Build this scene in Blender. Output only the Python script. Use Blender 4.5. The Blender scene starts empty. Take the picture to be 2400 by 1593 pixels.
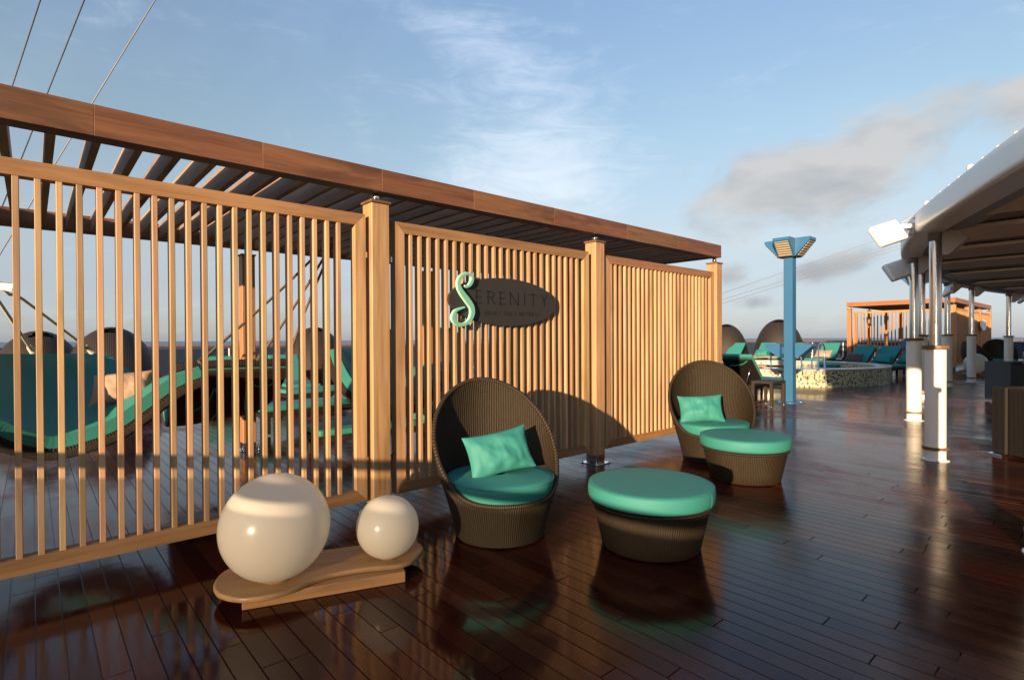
import bpy, bmesh, math, random
from mathutils import Vector, Matrix, noise
random.seed(7)
sc = bpy.context.scene
COL = sc.collection
R = math.radians

# ------------------------------------------------------------------ camera
EYE = Vector((0.0, 0.0, 1.45))
YAW, PITCH, ROLL, FPX = R(48.5), R(-0.45), R(0.28), 1271.0
fwd = Vector((math.cos(YAW)*math.cos(PITCH), math.sin(YAW)*math.cos(PITCH), math.sin(PITCH)))
rgt = Vector((math.sin(YAW), -math.cos(YAW), 0.0))
upv = rgt.cross(fwd)
r2 = rgt*math.cos(ROLL) - upv*math.sin(ROLL)
u2 = upv*math.cos(ROLL) + rgt*math.sin(ROLL)
cam = bpy.data.cameras.new('camera')
cam_o = bpy.data.objects.new('camera', cam); COL.objects.link(cam_o)
m = Matrix.Identity(4)
for i in range(3):
    m[i][0], m[i][1], m[i][2], m[i][3] = r2[i], u2[i], -fwd[i], EYE[i]
cam_o.matrix_world = m
cam.sensor_width = 36.0
cam.lens = FPX/2400*36
cam.shift_y = (804.98-796.5)/2400
cam.clip_start = 0.05
cam.clip_end = 60000
sc.camera = cam_o

# ------------------------------------------------------------------ sky, sun, exposure
SUN_AZ, SUN_EL = 203.0, 9.1
world = bpy.data.worlds.new('World'); sc.world = world; world.use_nodes = True
wt = world.node_tree
wn, wl = wt.nodes, wt.links
bg = wn['Background']; bg.inputs[1].default_value = 0.07

def N(t, typ, **kw):
    n = t.nodes.new(typ)
    for k, v in kw.items(): setattr(n, k, v)
    return n
def put(t, sock, v):
    if hasattr(v, 'is_linked') or isinstance(v, bpy.types.NodeSocket): t.links.new(v, sock)
    else: sock.default_value = v
def M(t, op, a, b=None, c=None, clamp=False):
    n = N(t, 'ShaderNodeMath', operation=op); n.use_clamp = clamp
    put(t, n.inputs[0], a)
    if b is not None: put(t, n.inputs[1], b)
    if c is not None: put(t, n.inputs[2], c)
    return n.outputs[0]
def VM(t, op, a, b=None, out=0):
    n = N(t, 'ShaderNodeVectorMath', operation=op)
    put(t, n.inputs[0], a)
    if b is not None: put(t, n.inputs[1], b)
    return n.outputs[out]
def MIX(t, f, a, b, blend='MIX'):
    n = N(t, 'ShaderNodeMix', data_type='RGBA', blend_type=blend)
    put(t, n.inputs[0], f); put(t, n.inputs[6], a); put(t, n.inputs[7], b)
    return n.outputs[2]
def RAMP(t, f, stops, interp='LINEAR'):
    n = N(t, 'ShaderNodeValToRGB'); cr = n.color_ramp; cr.interpolation = interp
    while len(cr.elements) < len(stops): cr.elements.new(0.5)
    for e, (p, c) in zip(cr.elements, stops):
        e.position = p; e.color = (c[0], c[1], c[2], 1) if not isinstance(c, float) else (c, c, c, 1)
    put(t, n.inputs[0], f)
    return n.outputs[0]
def NOISE(t, vec, scale, detail=4, rough=0.55, dist=0.0):
    n = N(t, 'ShaderNodeTexNoise'); put(t, n.inputs['Vector'], vec)
    n.inputs['Scale'].default_value = scale; n.inputs['Detail'].default_value = detail
    n.inputs['Roughness'].default_value = rough; n.inputs['Distortion'].default_value = dist
    return n.outputs[0]
def SMOOTH(t, x, lo, hi):
    n = N(t, 'ShaderNodeMapRange', interpolation_type='SMOOTHSTEP')
    put(t, n.inputs[0], x); n.inputs[1].default_value = lo; n.inputs[2].default_value = hi
    return n.outputs[0]

sky = N(wt, 'ShaderNodeTexSky', sky_type='NISHITA', sun_disc=False)
sky.sun_elevation = R(SUN_EL); sky.sun_rotation = R(450 - SUN_AZ)
tc = N(wt, 'ShaderNodeTexCoord').outputs['Generated']
sx = N(wt, 'ShaderNodeSeparateXYZ'); put(wt, sx.inputs[0], tc)
el = M(wt, 'ARCSINE', sx.outputs[2])
corr = RAMP(wt, M(wt, 'DIVIDE', el, math.pi/2, clamp=True),
            [(0.0, (.255, .305, .68)), (0.02, (.215, .255, .46)), (0.055, (.21, .215, .305)), (0.11, (.32, .285, .30)), (0.22, (.385, .37, .36)),
             (0.33, (.42, .415, .44)), (0.5, (.43, .48, .55)), (0.9, (.47, .55, .7))])
base = MIX(wt, 1.0, sky.outputs[0], corr, 'MULTIPLY')
x4 = N(wt, 'ShaderNodeVectorMath', operation='SCALE'); put(wt, x4.inputs[0], base); x4.inputs['Scale'].default_value = 4.0
base = VM(wt, 'MINIMUM', x4.outputs[0], (6.6, 6.2, 6.0))
# clouds: world directions as azimuth / elevation
a_r = VM(wt, 'DOT_PRODUCT', tc, tuple(rgt), 1)
f0 = Vector((math.cos(YAW), math.sin(YAW), 0))
a_f = VM(wt, 'DOT_PRODUCT', tc, tuple(f0), 1)
az = M(wt, 'ARCTAN2', a_r, a_f)
cxy = N(wt, 'ShaderNodeCombineXYZ'); put(wt, cxy.inputs[0], az); put(wt, cxy.inputs[1], el)
azel = cxy.outputs[0]
def ell(c, rad, rot=0.0):
    mp = N(wt, 'ShaderNodeMapping', vector_type='TEXTURE')
    put(wt, mp.inputs[0], azel)
    mp.inputs[1].default_value = (c[0], c[1], 0); mp.inputs[2].default_value = (0, 0, rot); mp.inputs[3].default_value = (rad[0], rad[1], 1)
    return VM(wt, 'LENGTH', mp.outputs[0], None, 1)
def stretch(rot, sx_, sy_):
    mp = N(wt, 'ShaderNodeMapping'); put(wt, mp.inputs[0], azel)
    mp.inputs[2].default_value = (0, 0, rot); mp.inputs[3].default_value = (sx_, sy_, 1)
    return mp.outputs[0]
# high thin streaks
st = NOISE(wt, stretch(R(-12), 4.0, 15.0), 1.3, 9, 0.66, 1.4)
st2 = NOISE(wt, stretch(R(38), 5.0, 9.0), 1.4, 9, 0.66, 0.9)
core = SMOOTH(wt, ell((0.05, 0.33), (0.24, 0.36), R(24)), 1.0, 0.0)
lowc = SMOOTH(wt, ell((-0.02, 0.285), (0.34, 0.10), R(9)), 1.0, 0.0)
topc = SMOOTH(wt, ell((-0.16, 0.53), (0.22, 0.05), R(-18)), 1.0, 0.0)
amt = M(wt, 'ADD', M(wt, 'ADD', M(wt, 'MULTIPLY', core, 0.42), M(wt, 'MULTIPLY', lowc, 0.26)), M(wt, 'MULTIPLY', topc, 0.25))
wisp = SMOOTH(wt, M(wt, 'ADD', M(wt, 'ADD', M(wt, 'MULTIPLY', st, 0.62), M(wt, 'MULTIPLY', st2, 0.38)), M(wt, 'MULTIPLY', amt, 0.70)), 0.50, 1.04)
veil = SMOOTH(wt, NOISE(wt, tc, 1.7, 5, 0.6, 0.5), 0.5, 0.85)
wisp = M(wt, 'ADD', wisp, M(wt, 'MULTIPLY', veil, 0.16), clamp=True)
hz = RAMP(wt, M(wt, 'MULTIPLY', el, 4.0, clamp=True), [(0.0, (.32, .34, .34)), (0.16, (.385, .415, .43)), (0.6, (.40, .45, .495)), (1.0, (.38, .45, .52))])
hs = N(wt, 'ShaderNodeVectorMath', operation='SCALE'); put(wt, hs.inputs[0], hz); hs.inputs['Scale'].default_value = 10.0
base = MIX(wt, M(wt, 'MULTIPLY', SMOOTH(wt, el, 0.36, 0.06), 0.55), base, hs.outputs[0])
cir_col = MIX(wt, SMOOTH(wt, el, 0.1, 0.5), (6.0, 6.6, 7.0, 1), (5.2, 6.0, 7.2, 1))
skyc = MIX(wt, M(wt, 'MULTIPLY', wisp, 0.8), base, cir_col)
# low grey cumulus
cn = NOISE(wt, stretch(R(-6), 1.0, 1.7), 6.0, 10, 0.62, 0.4)
def cum(c, rad, rot=0.0):
    return SMOOTH(wt, ell(c, rad, rot), 1.25, 0.0)
cm = cum((.475, .243), (.22, .10), R(3))
cm = M(wt, 'MAXIMUM', cm, cum((.60, .28), (.16, .085), R(14)))
cm = M(wt, 'MAXIMUM', cm, M(wt, 'MULTIPLY', cum((.78, .31), (.12, .06), R(18)), .8))
cm = M(wt, 'MAXIMUM', cm, M(wt, 'MULTIPLY', cum((.53, .112), (.11, .028), R(14)), .85))
cm = M(wt, 'MAXIMUM', cm, M(wt, 'MULTIPLY', cum((.385, .105), (.05, .035)), .75))
cm = M(wt, 'MAXIMUM', cm, M(wt, 'MULTIPLY', cum((.42, .06), (.07, .02)), .62))
cm = M(wt, 'MAXIMUM', cm, M(wt, 'MULTIPLY', cum((-.43, .04), (.2, .03)), .5))
cden = SMOOTH(wt, M(wt, 'ADD', cn, M(wt, 'MULTIPLY', cm, 0.60)), 0.62, 0.98)
other = SMOOTH(wt, NOISE(wt, tc, 2.6, 7, 0.6), 0.66, 0.86)
away = SMOOTH(wt, a_f, 0.35, -0.1)
lowel = M(wt, 'MULTIPLY', SMOOTH(wt, el, 0.02, 0.12), SMOOTH(wt, el, 0.7, 0.4))
cden = M(wt, 'MAXIMUM', cden, M(wt, 'MULTIPLY', M(wt, 'MULTIPLY', other, away), lowel))
cshade = NOISE(wt, stretch(0, 1.0, 2.2), 9.0, 5, 0.5)
ccol = RAMP(wt, M(wt, 'ADD', cshade, M(wt, 'MULTIPLY', M(wt, 'SUBTRACT', el, 0.22), 1.1)), [(0.30, (2.75, 2.9, 3.1)), (0.66, (4.35, 4.25, 4.15))])
skyc = MIX(wt, M(wt, 'MULTIPLY', cden, 0.86), skyc, ccol)
wl.new(skyc, bg.inputs[0])

sun = bpy.data.lights.new('sun', 'SUN'); sun.energy = 5.0; sun.angle = R(0.6); sun.color = (1.0, 0.74, 0.47)
sun_o = bpy.data.objects.new('sun', sun); COL.objects.link(sun_o)
sdir = Vector((math.cos(R(SUN_AZ))*math.cos(R(SUN_EL)), math.sin(R(SUN_AZ))*math.cos(R(SUN_EL)), math.sin(R(SUN_EL))))
sun_o.rotation_euler = sdir.to_track_quat('Z', 'Y').to_euler()
sun_o.location = sdir*80
vs = sc.view_settings
vs.view_transform = 'Standard'; vs.look = 'None'; vs.gamma = 1.0; vs.use_curve_mapping = False
vs.exposure = 1.1

# ------------------------------------------------------------------ materials
def new_mat(name):
    mt = bpy.data.materials.new(name); mt.use_nodes = True
    t = mt.node_tree
    return mt, t, t.nodes['Principled BSDF']
def bump(t, p, h, strength, dist=0.01):
    b = N(t, 'ShaderNodeBump'); b.inputs['Strength'].default_value = strength; b.inputs['Distance'].default_value = dist
    put(t, b.inputs['Height'], h); t.links.new(b.outputs[0], p.inputs['Normal'])
def objcoord(t, rot=None, scale=(1, 1, 1), rand=True):
    c = N(t, 'ShaderNodeTexCoord').outputs['Object']
    if rand:
        oi = N(t, 'ShaderNodeObjectInfo')
        s = N(t, 'ShaderNodeVectorMath', operation='SCALE'); s.inputs[0].default_value = (37.0, 53.0, 71.0); put(t, s.inputs['Scale'], oi.outputs['Random'])
        c = VM(t, 'ADD', c, s.outputs[0])
    mp = N(t, 'ShaderNodeMapping'); put(t, mp.inputs[0], c); mp.inputs[3].default_value = scale
    return mp.outputs[0]
def C4(c): return (c[0], c[1], c[2], 1)
def wood(name, light, dark, axis, rough=0.5, vary=0.25, stain=None):
    """grain runs along axis (0,1,2) of the object's own space"""
    mt, t, p = new_mat(name)
    sc_ = [26.0, 26.0, 26.0]; sc_[axis] = 1.3
    v = objcoord(t, scale=sc_)
    g = NOISE(t, v, 1.0, 6, 0.6, 0.6)
    s2 = [9.0, 9.0, 9.0]; s2[axis] = 0.8
    g2 = NOISE(t, objcoord(t, scale=s2), 1.0, 3, 0.5, 1.2)
    f = M(t, 'ADD', M(t, 'MULTIPLY', g, 0.55), M(t, 'MULTIPLY', g2, 0.45))
    col = RAMP(t, f, [(0.36, tuple(x*.82 for x in dark)), (0.5, tuple((a+b)/2 for a, b in zip(light, dark))), (0.62, light)])
    oi = N(t, 'ShaderNodeObjectInfo')
    hv = N(t, 'ShaderNodeHueSaturation')
    put(t, hv.inputs['Value'], M(t, 'ADD', 1.0-vary/2, M(t, 'MULTIPLY', oi.outputs['Random'], vary)))
    put(t, hv.inputs['Hue'], M(t, 'ADD', 0.490, M(t, 'MULTIPLY', M(t, 'FRACT', M(t, 'MULTIPLY', oi.outputs['Random'], 13.7)), 0.018)))
    put(t, hv.inputs['Color'], col)
    col = hv.outputs[0]
    if stain:
        s3 = [5.0, 5.0, 5.0]; s3[axis] = 0.9
        sn = SMOOTH(t, NOISE(t, objcoord(t, scale=s3), 1.0, 5, 0.65, 0.4), 0.5, 0.68)
        col = MIX(t, M(t, 'MULTIPLY', sn, 0.8), col, C4(stain))
    t.links.new(col, p.inputs['Base Color'])
    put(t, p.inputs['Roughness'], M(t, 'ADD', rough-0.08, M(t, 'MULTIPLY', g, 0.16)))
    p.inputs['Specular IOR Level'].default_value = 0.35
    bump(t, p, g, 0.25, 0.004)
    return mt
TL, TD = (.475, .285, .138), (.34, .195, .086)
teak_x = wood('teak_along_x', TL, TD, 0)
teak_y = wood('teak_along_y', TL, TD, 1)
teak_z = wood('teak_upright', TL, TD, 2)
slat_z = wood('teak_slat', (.47, .290, .150), (.35, .205, .105), 2, vary=0.5)
rail_x = wood('teak_rail', (.34, .178, .078), (.25, .122, .050), 0, rough=0.55)
beam_x = wood('beam_teak', (.205, .094, .041), (.135, .058, .025), 0, vary=0.2, stain=(.080, .032, .017))
beam_y = wood('beam_teak_cross', (.205, .094, .041), (.135, .058, .025), 1, vary=0.2, stain=(.080, .032, .017))
rafter_y = wood('weathered_rafter', (.34, .225, .145), (.22, .14, .085), 1, rough=0.65, vary=0.3)
cap_w = wood('cap_teak', (.19, .095, .042), (.13, .06, .027), 0)
board_w = wood('board_teak', (.31, .172, .078), (.235, .122, .052), 0, rough=0.38, vary=0.05)
ring_w = wood('ring_teak', (.22, .115, .055), (.16, .08, .038), 0)

def plain(name, col, rough=0.5, metal=0.0, spec=0.5, nz=0.0, nscale=20.0, bumpy=0.0, coat=0.0, vary=0.0):
    mt, t, p = new_mat(name)
    p.inputs['Base Color'].default_value = C4(col)
    p.inputs['Roughness'].default_value = rough; p.inputs['Metallic'].default_value = metal
    p.inputs['Specular IOR Level'].default_value = spec; p.inputs['Coat Weight'].default_value = coat
    n = NOISE(t, objcoord(t), nscale, 5, 0.6)
    if nz:
        c = MIX(t, n, C4([x*(1-nz) for x in col]), C4([min(1, x*(1+nz)) for x in col]))
        if vary:
            oi = N(t, 'ShaderNodeObjectInfo'); hv = N(t, 'ShaderNodeHueSaturation')
            put(t, hv.inputs['Value'], M(t, 'ADD', 1-vary/2, M(t, 'MULTIPLY', oi.outputs['Random'], vary))); put(t, hv.inputs['Color'], c); c = hv.outputs[0]
        t.links.new(c, p.inputs['Base Color'])
        put(t, p.inputs['Roughness'], M(t, 'ADD', rough-0.06, M(t, 'MULTIPLY', n, 0.12)))
    if bumpy: bump(t, p, n, bumpy, 0.005)
    return mt
teal = plain('teal_fabric', (.029, .196, .166), 0.66, nz=0.05, nscale=3.5, bumpy=0.10, spec=0.4)
teal2 = plain('blue_teal_fabric', (.015, .19, .18), 0.55, nz=0.10, nscale=3.0, bumpy=0.05, spec=0.3)
beige = plain('beige_fabric', (.34, .22, .15), 0.8, nz=0.08, nscale=6, bumpy=0.1)
brown_f = plain('brown_fabric', (.075, .045, .035), 0.8, nz=0.1, nscale=6)
peach = plain('peach_fabric', (.60, .42, .24), 0.8, nz=0.05)
steel = plain('polished_steel', (.62, .60, .57), 0.16, metal=1.0, nz=0.05, nscale=8)
chrome = plain('chrome', (.8, .79, .77), 0.07, metal=1.0)
white_p = plain('white_paint', (.80, .77, .70), 0.42, nz=0.04, nscale=3)
lampw = plain('white_lamp_housing', (.82, .80, .76), 0.35, nz=0.03)
blue_p = plain('blue_paint', (.024, .112, .235), 0.42, nz=0.08, nscale=2.5)
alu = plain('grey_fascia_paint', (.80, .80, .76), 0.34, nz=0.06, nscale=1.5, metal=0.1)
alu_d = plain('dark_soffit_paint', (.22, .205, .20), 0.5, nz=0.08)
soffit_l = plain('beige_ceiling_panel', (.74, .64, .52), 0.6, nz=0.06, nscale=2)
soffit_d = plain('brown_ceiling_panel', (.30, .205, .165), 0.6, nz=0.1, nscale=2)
brk = plain('grey_bracket_paint', (.42, .37, .33), 0.5, nz=0.06)
sign_b = plain('sign_board_charcoal', (.021, .019, .017), 0.7, nz=0.12, nscale=30, bumpy=0.05)
sign_l = plain('sign_lettering_black', (.0065, .006, .0055), 0.7)
sign_s = plain('small_lettering_grey', (.0115, .0105, .0095), 0.7)
mint = plain('mint_letter_face', (.17, .43, .315), 0.4, nz=0.03)
mint_e = plain('mint_letter_edge', (.42, .68, .56), 0.35)
rope_g = plain('shaded_rope', (.11, .088, .066), 0.9, nz=0.15, nscale=60, bumpy=0.6)  # right-hand ropes, their shade put into a darker colour
rope_m = plain('white_rope', (.52, .46, .37), 0.85, nz=0.12, nscale=60, bumpy=0.6)
cable_d = plain('dark_cable', (.035, .04, .055), 0.5, nz=0.1)
cable_l = plain('pale_cable', (.22, .21, .20), 0.5, nz=0.1)
black_m = plain('black_caulk', (.008, .007, .007), 0.25, nz=0.2)
grey_blue = plain('slate_weave', (.062, .072, .085), 0.7, nz=0.15, nscale=40, bumpy=0.2)
rim_tile = plain('rim_mosaic', (.34, .36, .36), 0.25, nz=0.35, nscale=45)
rail_w = plain('varnished_rail', (.22, .085, .045), 0.3, nz=0.15)

# white globes: softly translucent plastic
globe_m, t, p = new_mat('opal_plastic')
df = N(t, 'ShaderNodeBsdfDiffuse'); tr = N(t, 'ShaderNodeBsdfTranslucent'); gl = N(t, 'ShaderNodeBsdfGlossy')
df.inputs[0].default_value = (.90, .84, .70, 1); tr.inputs[0].default_value = (.93, .87, .74, 1); gl.inputs['Roughness'].default_value = 0.22
mx = N(t, 'ShaderNodeMixShader'); mx.inputs[0].default_value = 0.62; t.links.new(df.outputs[0], mx.inputs[1]); t.links.new(tr.outputs[0], mx.inputs[2])
fr_ = N(t, 'ShaderNodeFresnel'); fr_.inputs[0].default_value = 1.42
mx2 = N(t, 'ShaderNodeMixShader'); t.links.new(M(t, 'MULTIPLY', fr_.outputs[0], 0.8), mx2.inputs[0]); t.links.new(mx.outputs[0], mx2.inputs[1]); t.links.new(gl.outputs[0], mx2.inputs[2])
t.links.new(mx2.outputs[0], t.nodes['Material Output'].inputs[0]); t.nodes.remove(p)

def wicker(name, col, dark, uvmode=True, ribs=150.0, rows=90.0, scale=70.0, vary=0.0):
    mt, t, p = new_mat(name)
    if uvmode:
        uv = N(t, 'ShaderNodeUVMap').outputs[0]
        s = N(t, 'ShaderNodeSeparateXYZ'); put(t, s.inputs[0], uv)
        a = M(t, 'SINE', M(t, 'MULTIPLY', s.outputs[0], ribs*2*math.pi))
        par = M(t, 'FLOOR', M(t, 'MULTIPLY', s.outputs[0], ribs*2))
        b = M(t, 'SINE', M(t, 'ADD', M(t, 'MULTIPLY', s.outputs[1], rows*2*math.pi), M(t, 'MULTIPLY', par, math.pi)))
        bands = M(t, 'SINE', M(t, 'MULTIPLY', s.outputs[1], 21.0))
    else:
        c = N(t, 'ShaderNodeTexCoord').outputs['Object']
        s = N(t, 'ShaderNodeSeparateXYZ'); put(t, s.inputs[0], c)
        hx = M(t, 'ADD', s.outputs[0], s.outputs[1])
        a = M(t, 'SINE', M(t, 'MULTIPLY', hx, scale*2))
        par = M(t, 'FLOOR', M(t, 'MULTIPLY', hx, scale*2/math.pi))
        b = M(t, 'SINE', M(t, 'ADD', M(t, 'MULTIPLY', s.outputs[2], scale*2.6), M(t, 'MULTIPLY', par, math.pi)))
        bands = NOISE(t, c, 3.0, 2)
    f = M(t, 'MULTIPLY_ADD', a, 0.32, M(t, 'MULTIPLY_ADD', b, 0.16, 0.5))
    n = NOISE(t, N(t, 'ShaderNodeTexCoord').outputs['Object'], 26.0, 4, 0.7)
    f2 = M(t, 'ADD', f, M(t, 'MULTIPLY', M(t, 'SUBTRACT', n, 0.5), 0.7), clamp=True)
    colr = MIX(t, f2, C4(dark), C4(col))
    lum = MIX(t, M(t, 'MULTIPLY_ADD', bands, 0.10, 0.12), colr, C4([x*0.6 for x in col]))
    t.links.new(lum, p.inputs['Base Color'])
    p.inputs['Roughness'].default_value = 0.55; p.inputs['Specular IOR Level'].default_value = 0.3
    bump(t, p, f, 0.85, 0.006)
    return mt
wick = wicker('brown_wicker', (.042, .0275, .0115), (.0075, .0048, .0022))
wick_rim = wicker('brown_wicker_rim', (.040, .026, .0115), (.010, .0065, .003), ribs=170.0, rows=2.0)
wick_d = wicker('dark_wicker', (.040, .029, .022), (.012, .009, .007), ribs=90.0, rows=60.0)
wick_box = wicker('brown_wicker_flat', (.055, .037, .022), (.014, .009, .006), uvmode=False, scale=190.0)
wick_dbox = wicker('dark_wicker_flat', (.020, .014, .009), (.006, .0042, .003), uvmode=False, scale=190.0)  # dark tone also carries the canopy's shade on the sofa

# wet deck planks
deck_m, t, p = new_mat('wet_deck_plank')
at = N(t, 'ShaderNodeAttribute'); at.attribute_name = 'rnd'
pos = N(t, 'ShaderNodeNewGeometry').outputs['Position']
mp = N(t, 'ShaderNodeMapping'); put(t, mp.inputs[0], pos); mp.inputs[3].default_value = (30.0, 1.6, 1.0)
cx = N(t, 'ShaderNodeCombineXYZ'); put(t, cx.inputs[0], M(t, 'MULTIPLY', at.outputs['Fac'], 91.0)); put(t, cx.inputs[1], M(t, 'MULTIPLY', at.outputs['Fac'], 47.0))
gr = NOISE(t, VM(t, 'ADD', mp.outputs[0], cx.outputs[0]), 1.0, 6, 0.6, 0.5)
pc = RAMP(t, at.outputs['Fac'], [(0.0, (.022, .0034, .0022)), (0.4, (.035, .0066, .0034)), (0.75, (.050, .0125, .0052)), (1.0, (.078, .0260, .0105))])
pc = MIX(t, M(t, 'MULTIPLY', gr, 0.8), pc, (.013, .0022, .0018, 1))
t.links.new(pc, p.inputs['Base Color'])
wet = NOISE(t, pos, 0.55, 4, 0.55, 0.4)
mp2 = N(t, 'ShaderNodeMapping'); put(t, mp2.inputs[0], pos); mp2.inputs[3].default_value = (9.0, 1.4, 1.0)
streak = NOISE(t, mp2.outputs[0], 1.0, 4, 0.6)
sunlit_blob = SMOOTH(t, VM(t, 'LENGTH', VM(t, 'MULTIPLY', VM(t, 'SUBTRACT', pos, (6.1, 3.1, 0.0)), (.42, .8, 0.0)), None, 1), 1.15, 0.25)  # sunlit patch by the far screen, painted into the plank colour
dry_or_sunlit = SMOOTH(t, M(t, 'ADD', wet, M(t, 'MULTIPLY', streak, 0.25)), 0.58, 0.80)
sxp = N(t, 'ShaderNodeSeparateXYZ'); put(t, sxp.inputs[0], pos)
zone = SMOOTH(t, M(t, 'ADD', sxp.outputs[0], M(t, 'MULTIPLY', wet, 2.5)), 2.2, 5.0)
put(t, p.inputs['Roughness'], M(t, 'ADD', M(t, 'MULTIPLY_ADD', zone, 0.075, 0.085), M(t, 'ADD', M(t, 'MULTIPLY', dry_or_sunlit, 0.20), M(t, 'MULTIPLY', M(t, 'ABSOLUTE', M(t, 'SUBTRACT', streak, 0.5)), 0.10))))
p.inputs['IOR'].default_value = 1.33
rip = NOISE(t, pos, 6.0, 3, 0.5)
dry_or_sunlit = M(t, 'MAXIMUM', dry_or_sunlit, M(t, 'MULTIPLY', sunlit_blob, 0.9))  # dry planks and the painted sunlit patch brighten the colour together
pc2 = N(t, 'ShaderNodeVectorMath', operation='SCALE'); put(t, pc2.inputs[0], pc); put(t, pc2.inputs['Scale'], M(t, 'MULTIPLY_ADD', dry_or_sunlit, 1.3, 1.0))
t.links.new(pc2.outputs[0], p.inputs['Base Color'])
put(t, p.inputs['Specular IOR Level'], M(t, 'MULTIPLY_ADD', sunlit_blob, -0.3, 0.5))
hgt = M(t, 'ADD', M(t, 'MULTIPLY', rip, 0.35), M(t, 'MULTIPLY', M(t, 'MULTIPLY', gr, dry_or_sunlit), 0.9))
bump(t, p, hgt, 0.14, 0.012)

# sea, glass, pool water
sea_m, t, p = new_mat('sea_water')
p.inputs['Base Color'].default_value = (.020, .045, .075, 1); p.inputs['Roughness'].default_value = 0.30; p.inputs['IOR'].default_value = 1.33
pos = N(t, 'ShaderNodeNewGeometry').outputs['Position']
bump(t, p, NOISE(t, pos, 0.08, 8, 0.65), 0.8, 3.0)
glass_m, t, p = new_mat('tinted_rail_glass')
p.inputs['Base Color'].default_value = (.10, .17, .23, 1); p.inputs['Roughness'].default_value = 0.05
p.inputs['Alpha'].default_value = 0.36
n = NOISE(t, objcoord(t), 1.2, 3); put(t, p.inputs['Roughness'], M(t, 'MULTIPLY_ADD', n, 0.06, 0.03))
glass_k, t, p = new_mat('dark_tinted_glass')
p.inputs['Base Color'].default_value = (.05, .07, .09, 1); p.inputs['Alpha'].default_value = 0.64
put(t, p.inputs['Roughness'], M(t, 'MULTIPLY_ADD', NOISE(t, objcoord(t), 1.2, 3), 0.06, 0.03))
glass_n, t, p = new_mat('navy_rail_glass')
p.inputs['Base Color'].default_value = (.026, .040, .062, 1); p.inputs['Alpha'].default_value = 0.9; p.inputs['Specular IOR Level'].default_value = 0.25
put(t, p.inputs['Roughness'], M(t, 'MULTIPLY_ADD', NOISE(t, objcoord(t), 1.2, 3), 0.06, 0.12))
pool_m, t, p = new_mat('pool_water')
p.inputs['Base Color'].default_value = (.05, .13, .14, 1); p.inputs['Roughness'].default_value = 0.04; p.inputs['IOR'].default_value = 1.33
bump(t, p, NOISE(t, objcoord(t), 9.0, 4), 0.25, 0.03)
lens_m, t, p = new_mat('led_lens')
c = objcoord(t, rand=False)
wz = N(t, 'ShaderNodeTexWave', bands_direction='Z'); put(t, wz.inputs[0], c); wz.inputs['Scale'].default_value = 7.0
t.links.new(RAMP(t, wz.outputs['Fac'], [(0.35, (.10, .095, .08)), (0.6, (.42, .35, .22)), (0.8, (.55, .46, .30))]), p.inputs['Base Color'])
p.inputs['Roughness'].default_value = 0.25
TILE = [plain('mosaic_'+n, c, 0.22, nz=0.08) for n, c in (('cream', (.52, .47, .30)), ('lime', (.33, .38, .15)), ('white', (.55, .53, .46)), ('green', (.16, .26, .12)),
        ('navy', (.035, .05, .11)), ('rust', (.38, .10, .045)), ('black', (.02, .02, .02)), ('sage', (.33, .44, .33)))]
stripe_m, t, p = new_mat('striped_fabric')
wv = N(t, 'ShaderNodeTexWave'); put(t, wv.inputs[0], objcoord(t, rand=False)); wv.inputs['Scale'].default_value = 4.0; wv.inputs['Distortion'].default_value = 0.6
t.links.new(RAMP(t, wv.outputs['Fac'], [(0.3, (.06, .03, .02)), (0.5, (.20, .12, .07)), (0.7, (.05, .025, .02))]), p.inputs['Base Color'])
p.inputs['Roughness'].default_value = 0.85

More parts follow.
